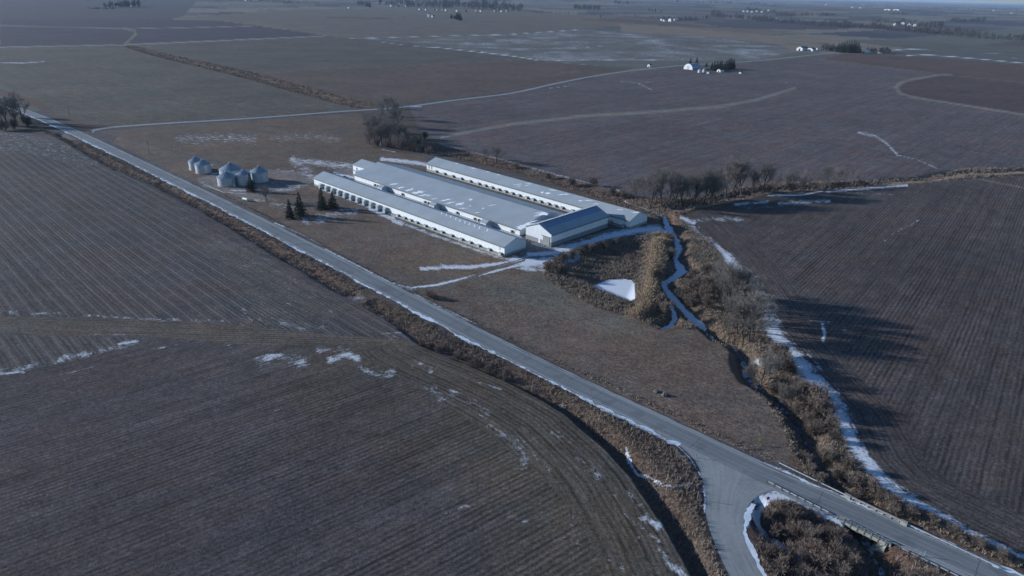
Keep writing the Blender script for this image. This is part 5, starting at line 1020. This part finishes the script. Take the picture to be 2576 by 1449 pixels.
for (x, y, t, lab) in ((811, 527, 476, 'slim dark spruce with the pointed tip, left of the pair near the fan hoods'), (838, 524, 484, 'bushy dark spruce, right of the pair near the fan hoods'), (756, 544, 488, 'tall dark spruce, right of the pair nearest the road'), (730, 550, 504, 'shorter dark spruce, left of the pair nearest the road'), (632, 482, 440, 'small dark spruce beside the grain bins')):
    place('spruce', x, y, t, None, lab, 'spruce', 'spruces on the farm lawn')

# ------------------------------------------------------------------ far farms, village and woods
def mpp(x, y): p = U(x, y); return (p[1] * CP + CAM_H * SP) / FPX
def at_z(x, y): p = U(x, y); return (p[0], p[1], tz(p[0], p[1]))
def wood(pts, hpx, depth_px, n, label, seed=0, name='far_wood', con=0.0):
    rng = np.random.RandomState(seed + 100); pts = np.array(pts, float); acc = np.concatenate([[0], np.cumsum(np.hypot(*np.diff(pts, axis=0).T))]); V = []
    for i in range(n):
        t = rng.uniform(0, acc[-1]); x = np.interp(t, acc, pts[:, 0]); y = np.interp(t, acc, pts[:, 1]) - rng.uniform(0, 1) * depth_px
        p = U(x, y); k = mpp(x, y); h = hpx * k * rng.uniform(.55, 1.15) * (.7 + .6 * float(vnoise(np.array([x]), np.array([y * 0]), 25, seed)[0])); z = tz(p[0], p[1]); R = h * rng.uniform(.28, .42)
        m = 46; a = rng.uniform(0, 6.283, m); tt = rng.uniform(.15, 1, m); r_ = R * np.sqrt(rng.uniform(0, 1, m)) * np.sin(np.clip(tt, .12, .97) * math.pi) ** .6
        c0 = np.column_stack([p[0] + r_ * np.cos(a) * .5, p[1] + r_ * np.sin(a) * .5, z + h * tt * .75]); c1 = np.column_stack([p[0] + r_ * np.cos(a) * 1.2, p[1] + r_ * np.sin(a) * 1.2, z + h * (tt * .75 + rng.uniform(.08, .28, m))])
        wd = h * rng.uniform(.012, .035, m)[:, None]; sd = rng.normal(size=(m, 3)); sd /= np.linalg.norm(sd, axis=1)[:, None]
        V.append(np.stack([c0 - sd * wd, c0 + sd * wd, c1 + sd * wd * .5, c1 - sd * wd * .5], 1).reshape(-1, 3))
        q = np.array([[-.03, 0, 0], [.03, 0, 0], [.015, 0, .6], [-.015, 0, .6]]) * h + np.array([p[0], p[1], z]); V.append(q)
    V = np.concatenate(V); o = mesh_arrays(name, V, np.arange(len(V)).reshape(-1, 4), M['farwood'], None, False); tag(o, label, 'wood', None, 'stuff')
wood([(952, 12), (1000, 14), (1060, 18), (1160, 22), (1240, 26), (1315, 30)], 13, 12, 420, 'grey belt of bare trees around the far village', 1)
wood([(262, 18), (300, 18), (352, 17)], 15, 4, 60, 'dark grove round the farm near the top left corner', 2)
wood([(222, 21), (262, 22), (290, 22)], 5, 1, 40, 'low dark thicket left of the top left farm', 3)
wood([(500, 3), (600, 5), (720, 8), (800, 9)], 6, 3, 70, 'thin far tree line at the top left of the village', 4)
wood([(900, 14), (930, 13)], 12, 2, 10, 'small dark clump just left of the far village', 5)
wood([(1445, 24), (1480, 25), (1508, 25)], 11, 3, 70, 'rounded far wood on the ridge right of the village', 6)
wood([(1545, 14), (1580, 15), (1620, 15)], 7, 2, 40, 'small far wood beyond the ridge wood', 7)
wood([(1300, 33), (1400, 36), (1520, 40), (1600, 42), (1670, 46)], 5, 1, 60, 'scrubby hedge line below the ridge wood', 8)
wood([(1665, 50), (1700, 53), (1735, 53), (1760, 53)], 10, 5, 80, 'dark grove round the arched barn farm near the horizon', 9)
wood([(1765, 48), (1790, 48)], 9, 1, 8, 'pair of pale round trees right of the arched barn farm', 10)
wood([(1788, 42), (1860, 48), (1932, 56), (2010, 63), (2082, 68)], 12, 6, 240, 'long bare wood in the middle distance, left part', 11)
wood([(2082, 68), (2182, 73), (2282, 80), (2380, 89)], 13, 5, 260, 'long bare wood in the middle distance, middle part', 12)
wood([(2380, 90), (2482, 98), (2580, 103), (2660, 108)], 13, 12, 220, 'long bare wood in the middle distance, right part', 13)
wood([(2192, 57), (2250, 60), (2307, 58)], 8, 3, 80, 'bare wood left of the red roofed farm', 14)
wood([(2252, 68), (2300, 70), (2372, 70)], 11, 4, 110, 'dark grove round the red roofed farm', 15)
wood([(2392, 56), (2430, 58), (2477, 57)], 10, 3, 90, 'isolated oblong wood near the right horizon', 16)
wood([(2235, 39), (2287, 40)], 7, 3, 50, 'small wood under the two long far white sheds', 17)
wood([(1944, 41), (2000, 42), (2047, 41), (2100, 41)], 8, 3, 110, 'ragged tree line above the long wood', 18)
wood([(1870, 30), (1900, 31), (1950, 34)], 8, 3, 60, 'dark grove round the pale far farmstead', 19)
wood([(1700, 10), (1850, 14), (1980, 18)], 6, 4, 110, 'hazy wood along the far hill crest', 20)
wood([(2100, 16), (2250, 22), (2400, 28), (2560, 34)], 5, 6, 130, 'hazy scattered trees close to the horizon on the right', 21)
wood([(2066, 129), (2090, 130), (2125, 131)], 17, 4, 60, 'bare trees behind the sheds of the middle farm', 22)
wood([(2180, 132), (2205, 134), (2242, 135)], 12, 3, 40, 'bare scrub right of the middle farm', 23)
def small_barn(name, x, y, wpx, dpx, hpx, roof, label, cat='barn', ang=TH, group=None, wall='white'):
    k = mpp(x, y); Wd = max(3, wpx * k); L = max(4, dpx * k * 1.6); he = max(2, hpx * k * .62); hr = he * 1.55
    r = empty(name, at_z(x, y), ang + math.pi / 2); tag(r, label, cat, group)
    gable(r, 0, L, 0, Wd, 0, he, hr, M[wall], M[roof], .3, .3, .2)
    m = MB(); m.box(-.12, -.03, Wd * .35, Wd * .65, 0, he * .8); m.build('door', M['dark'], r); return r
small_barn('farm_shed', 2018, 128, 15, 22, 10, 'greenroof', 'white shed with green roof, left end of the middle farm')
small_barn('farm_shed', 2044, 129, 15, 14, 8, 'darkroof', 'second white shed of the middle farm, right of the green roofed one')
small_barn('farm_shed', 2056, 126, 7, 9, 5, 'white', 'small pale shed behind the two white sheds of the middle farm')
small_barn('farm_house', 2076, 126, 8, 10, 7, 'darkroof', 'white farmhouse left of the dark conifers at the middle farm', 'house')
small_barn('farm_shed', 2086, 127, 6, 6, 5, 'galvroof', 'tiny white outbuilding just right of the middle farmhouse')
small_barn('farm_shed', 2100, 125, 9, 8, 6, 'redroof', 'dull red shed beside the conifers of the middle farm', wall='redroof')
small_barn('farm_house', 2178, 134, 12, 16, 6, 'white', 'long low white house right of the conifers', 'house')
small_barn('farm_shed', 2215, 136, 8, 10, 4, 'galvroof', 'low grey shed in the scrub right of the middle farm')
small_barn('farm_shed', 1634, 169, 7, 6, 8, 'darkroof', 'lone small hut beside the gravel road')
small_barn('farm_shed', 1088, 44, 3.5, 4, 6, 'darkroof', 'lone tiny hut left of the tall far spruces, right one', wall='white')
for i, (x, y) in enumerate(((2255, 66), (2275, 64), (2290, 67), (2305, 68))): small_barn('farm_shed', x, y, 8, 8, 6, 'redroof' if i == 1 else 'galvroof', 'outbuilding of the red roofed far farm, %s from the left' % ORD[i], group='sheds of the red roofed farm')
for i, (x, y) in enumerate(((1872, 31), (1882, 31), (1893, 32), (1905, 31), (1918, 32), (1935, 30))): small_barn('farm_shed', x, y, 5, 5, 4.5, 'galvroof', 'pale building of the far farmstead above the long wood, %s from the left' % ORD[i], group='buildings of the far farmstead', wall='galv')
for i, (x, y) in enumerate(((2238, 30), (2260, 30.5))): small_barn('poultry_shed', x, y, 14, 6, 3, 'white', '%s of two long white sheds near the right horizon' % ('left' if i == 0 else 'right'))
for i, (x, y) in enumerate(((1665, 52), (1671, 54), (1697, 52), (1704, 50))): small_barn('farm_shed', x, y, 5, 5, 5, 'galvroof', 'white outbuilding by the arched barn near the horizon, %s from the left' % ORD[i], group='sheds by the far arched barn')
for i, (x, y) in enumerate(((984, 15), (1000, 16), (1022, 16), (1056, 25), (1072, 26), (1092, 26.5), (1100, 27), (1114, 27), (1122, 28), (1150, 30), (1170, 30), (1198, 30), (1210, 30.5), (1245, 31), (1262, 31.5), (1275, 31))): small_barn('village_house', x, y, 5, 4, 4, random.choice(('darkroof', 'galvroof', 'white')), 'pale house on the edge of the far village, %s from the left' % ORD[i], 'house', group='houses of the far village', wall=random.choice(('galvroof', 'concrete', 'wood', 'galv')))
for i, (x, y) in enumerate(((286, 14), (296, 15), (312, 12), (330, 15), (618, 3), (640, 2))): small_barn('farm_shed', x, y, 6, 6, 4.5, 'greenroof' if i < 2 else 'galvroof', 'small farm building near the top left edge, %s from the left' % ORD[i], group='buildings at the top left')
for i, (x, y) in enumerate(((2080, 12), (2145, 24), (2165, 25), (2500, 33), (2545, 40), (878, 20), (1290 + 56, 5))): small_barn('farm_shed', x, y, 5, 6, 3, 'white', 'isolated far pale building, %s from the left' % ORD[sorted([2080, 2145, 2165, 2500, 2545, 878, 1346]).index(x)], group='isolated far white buildings', wall='galv')
# silos by the spruces
for (x, y, h, lab) in ((1077, 43, 7, 'left of two far concrete silos near the lone hut'), (1080.5, 44, 8, 'right of two far concrete silos near the lone hut')):
    k = mpp(x, y); r = empty('silo', at_z(x, y)); tag(r, lab, 'silo'); m = MB(); m.lathe([(2.0 * k, 0), (2.0 * k, h * k)], n=16); m.build('wall', M['galv'], r); m = MB(); m.lathe([(2.1 * k, h * k), (1.4 * k, h * k * 1.15), (.01, h * k * 1.2)], n=16); m.build('roof', M['darkroof'], r)
def arch_barn(x, y, wpx, hpx, L, label):
    k = mpp(x, y); R = wpx * k / 2; H_ = hpx * k; r = empty('arched_barn', at_z(x, y), TH + math.pi / 2); tag(r, label, 'barn'); n = 14
    pr = [(R + R * math.cos(math.pi * i / n), H_ * math.sin(math.pi * i / n)) for i in range(n + 1)]
    m = MB(); m.prism(pr, 0, L, 0); m.build('shell', M['galvroof'], r); m = MB(); m.poly([(-.04, u * .99 + .01 * R, z * .985) for u, z in pr]); fr = m.build('end_wall', M['white'], r); m = MB(); m.box(-.12, -.06, R * .75, R * 1.25, 0, H_ * .6); m.build('door', M['galv'], fr)
arch_barn(1742, 176, 26, 14, 26, 'grey arched barn with white front at the farm by the gravel road')
arch_barn(1688, 54, 9, 7, 22, 'white arched barn near the horizon')
for (x, y, d, lab) in ((1760, 183, 6.5, 'left of two small grain bins by the arched barn'), (1771, 182, 5.5, 'right of two small grain bins by the arched barn')):
    r = empty('grain_bin', at_z(x, y)); tag(r, lab, 'grain bin'); m = MB(); m.lathe([(d / 2, 0), (d / 2, 4.4)], n=24); m.build('wall', M['galv'], r); m = MB(); m.lathe([(d / 2 + .15, 4.35), (.3, 6.2), (.01, 6.3)], n=24); m.build('roof', M['galvroof'], r)
small_barn('farm_house', 1812, 182, 10, 12, 8, 'darkroof', 'shadowed farmhouse among the spruces by the gravel road', 'house')
small_barn('farm_shed', 1864, 186, 6, 6, 4, 'redroof', 'tiny reddish hut right of the spruce farm')
small_barn('farm_shed', 1782, 186, 5, 5, 4, 'white', 'little white shed below the spruce farm')
sp = [(1736, 165, 148), (1752, 163, 146), (1777, 168, 157), (1790, 176, 158), (1796, 178, 157), (1803, 177, 155), (1808, 179, 158), (1815, 176, 157), (1820, 178, 159), (1826, 174, 153), (1832, 176, 150), (1838, 174, 149), (1844, 173, 151), (1812, 172, 154)]
for i, (x, y, t) in enumerate(sp): place('spruce', x, y, t, None, 'dark spruce at the arched barn farm, %s from the left' % ORD[sorted(q[0] for q in sp).index(x)], 'spruce', 'spruces at the arched barn farm')
sp = [(2108, 131, 111), (2114, 132, 109), (2120, 131, 108), (2126, 132, 107), (2132, 133, 109), (2138, 132, 107), (2144, 133, 106), (2150, 133, 108), (2156, 134, 110), (2162, 134, 118)]
for i, (x, y, t) in enumerate(sp): place('spruce', x, y, t, None, 'dark spruce at the middle farm, %s from the left' % ORD[i], 'spruce', 'spruces at the middle farm')
sp = [(1135, 46, 36), (1138, 45, 37), (1143.5, 47, 37), (1148, 48, 35), (1151, 49, 33), (1154, 49, 34), (1158, 51, 34)]
for i, (x, y, t) in enumerate(sp): place('spruce', x, y, t, None, 'tall lone spruce on the far tan field, %s from the left' % ORD[i], 'spruce', 'tall spruces on the far tan field')
sp = [(922, 15, 5), (930, 16, 4), (1633, 27, 20), (1640, 28, 22), (1648, 29, 22), (1663, 30, 25), (1288 + 222, 44, 38)]
for i, (x, y, t) in enumerate(sp): place('spruce', x, y, t, None, 'solitary dark far evergreen, %s from the left' % ORD[sorted(q[0] for q in sp).index(x)], 'spruce', 'solitary far evergreens')
# stones on the lawn
for (x, y, s_, lab) in ((1672, 996, 1.1, 'dark bigger rock pile on the lawn near the road bend'), (1650, 987, .8, 'small pale rock left of the dark rock pile')):
    r = None; p = at_z(x, y); m = MB(); rng = random.Random(int(x))
    for q in range(1):
        m.lathe([(s_ * .9, -.2), (s_ * 1.0, .2), (s_ * .75, .6 * s_), (s_ * .3, .85 * s_), (.01, .9 * s_)], n=9)
    m.v = [(a + rng.gauss(0, .12), b + rng.gauss(0, .12), c + rng.gauss(0, .08)) for a, b, c in m.v]; o = m.build('rock', M['rock']); o.location = p; tag(o, lab, 'rock')

# ------------------------------------------------------------------ haze
hm = bpy.data.materials.new('haze'); hm.use_nodes = True; t = hm.node_tree; t.nodes.clear(); out = t.nodes.new('ShaderNodeOutputMaterial'); pv = t.nodes.new('ShaderNodeVolumePrincipled')
pv.inputs['Color'].default_value = (.55, .72, 1.0, 1); pv.inputs['Density'].default_value = 2.9e-5; pv.inputs['Anisotropy'].default_value = .0
t.links.new(pv.outputs[0], out.inputs['Volume'])
m = MB(); m.box(-60000, 60000, -500, 60000, -60, 135); hz_ = m.build('haze', hm); tag(hz_, 'thin bluish winter haze over the whole valley', 'haze', None, 'stuff')
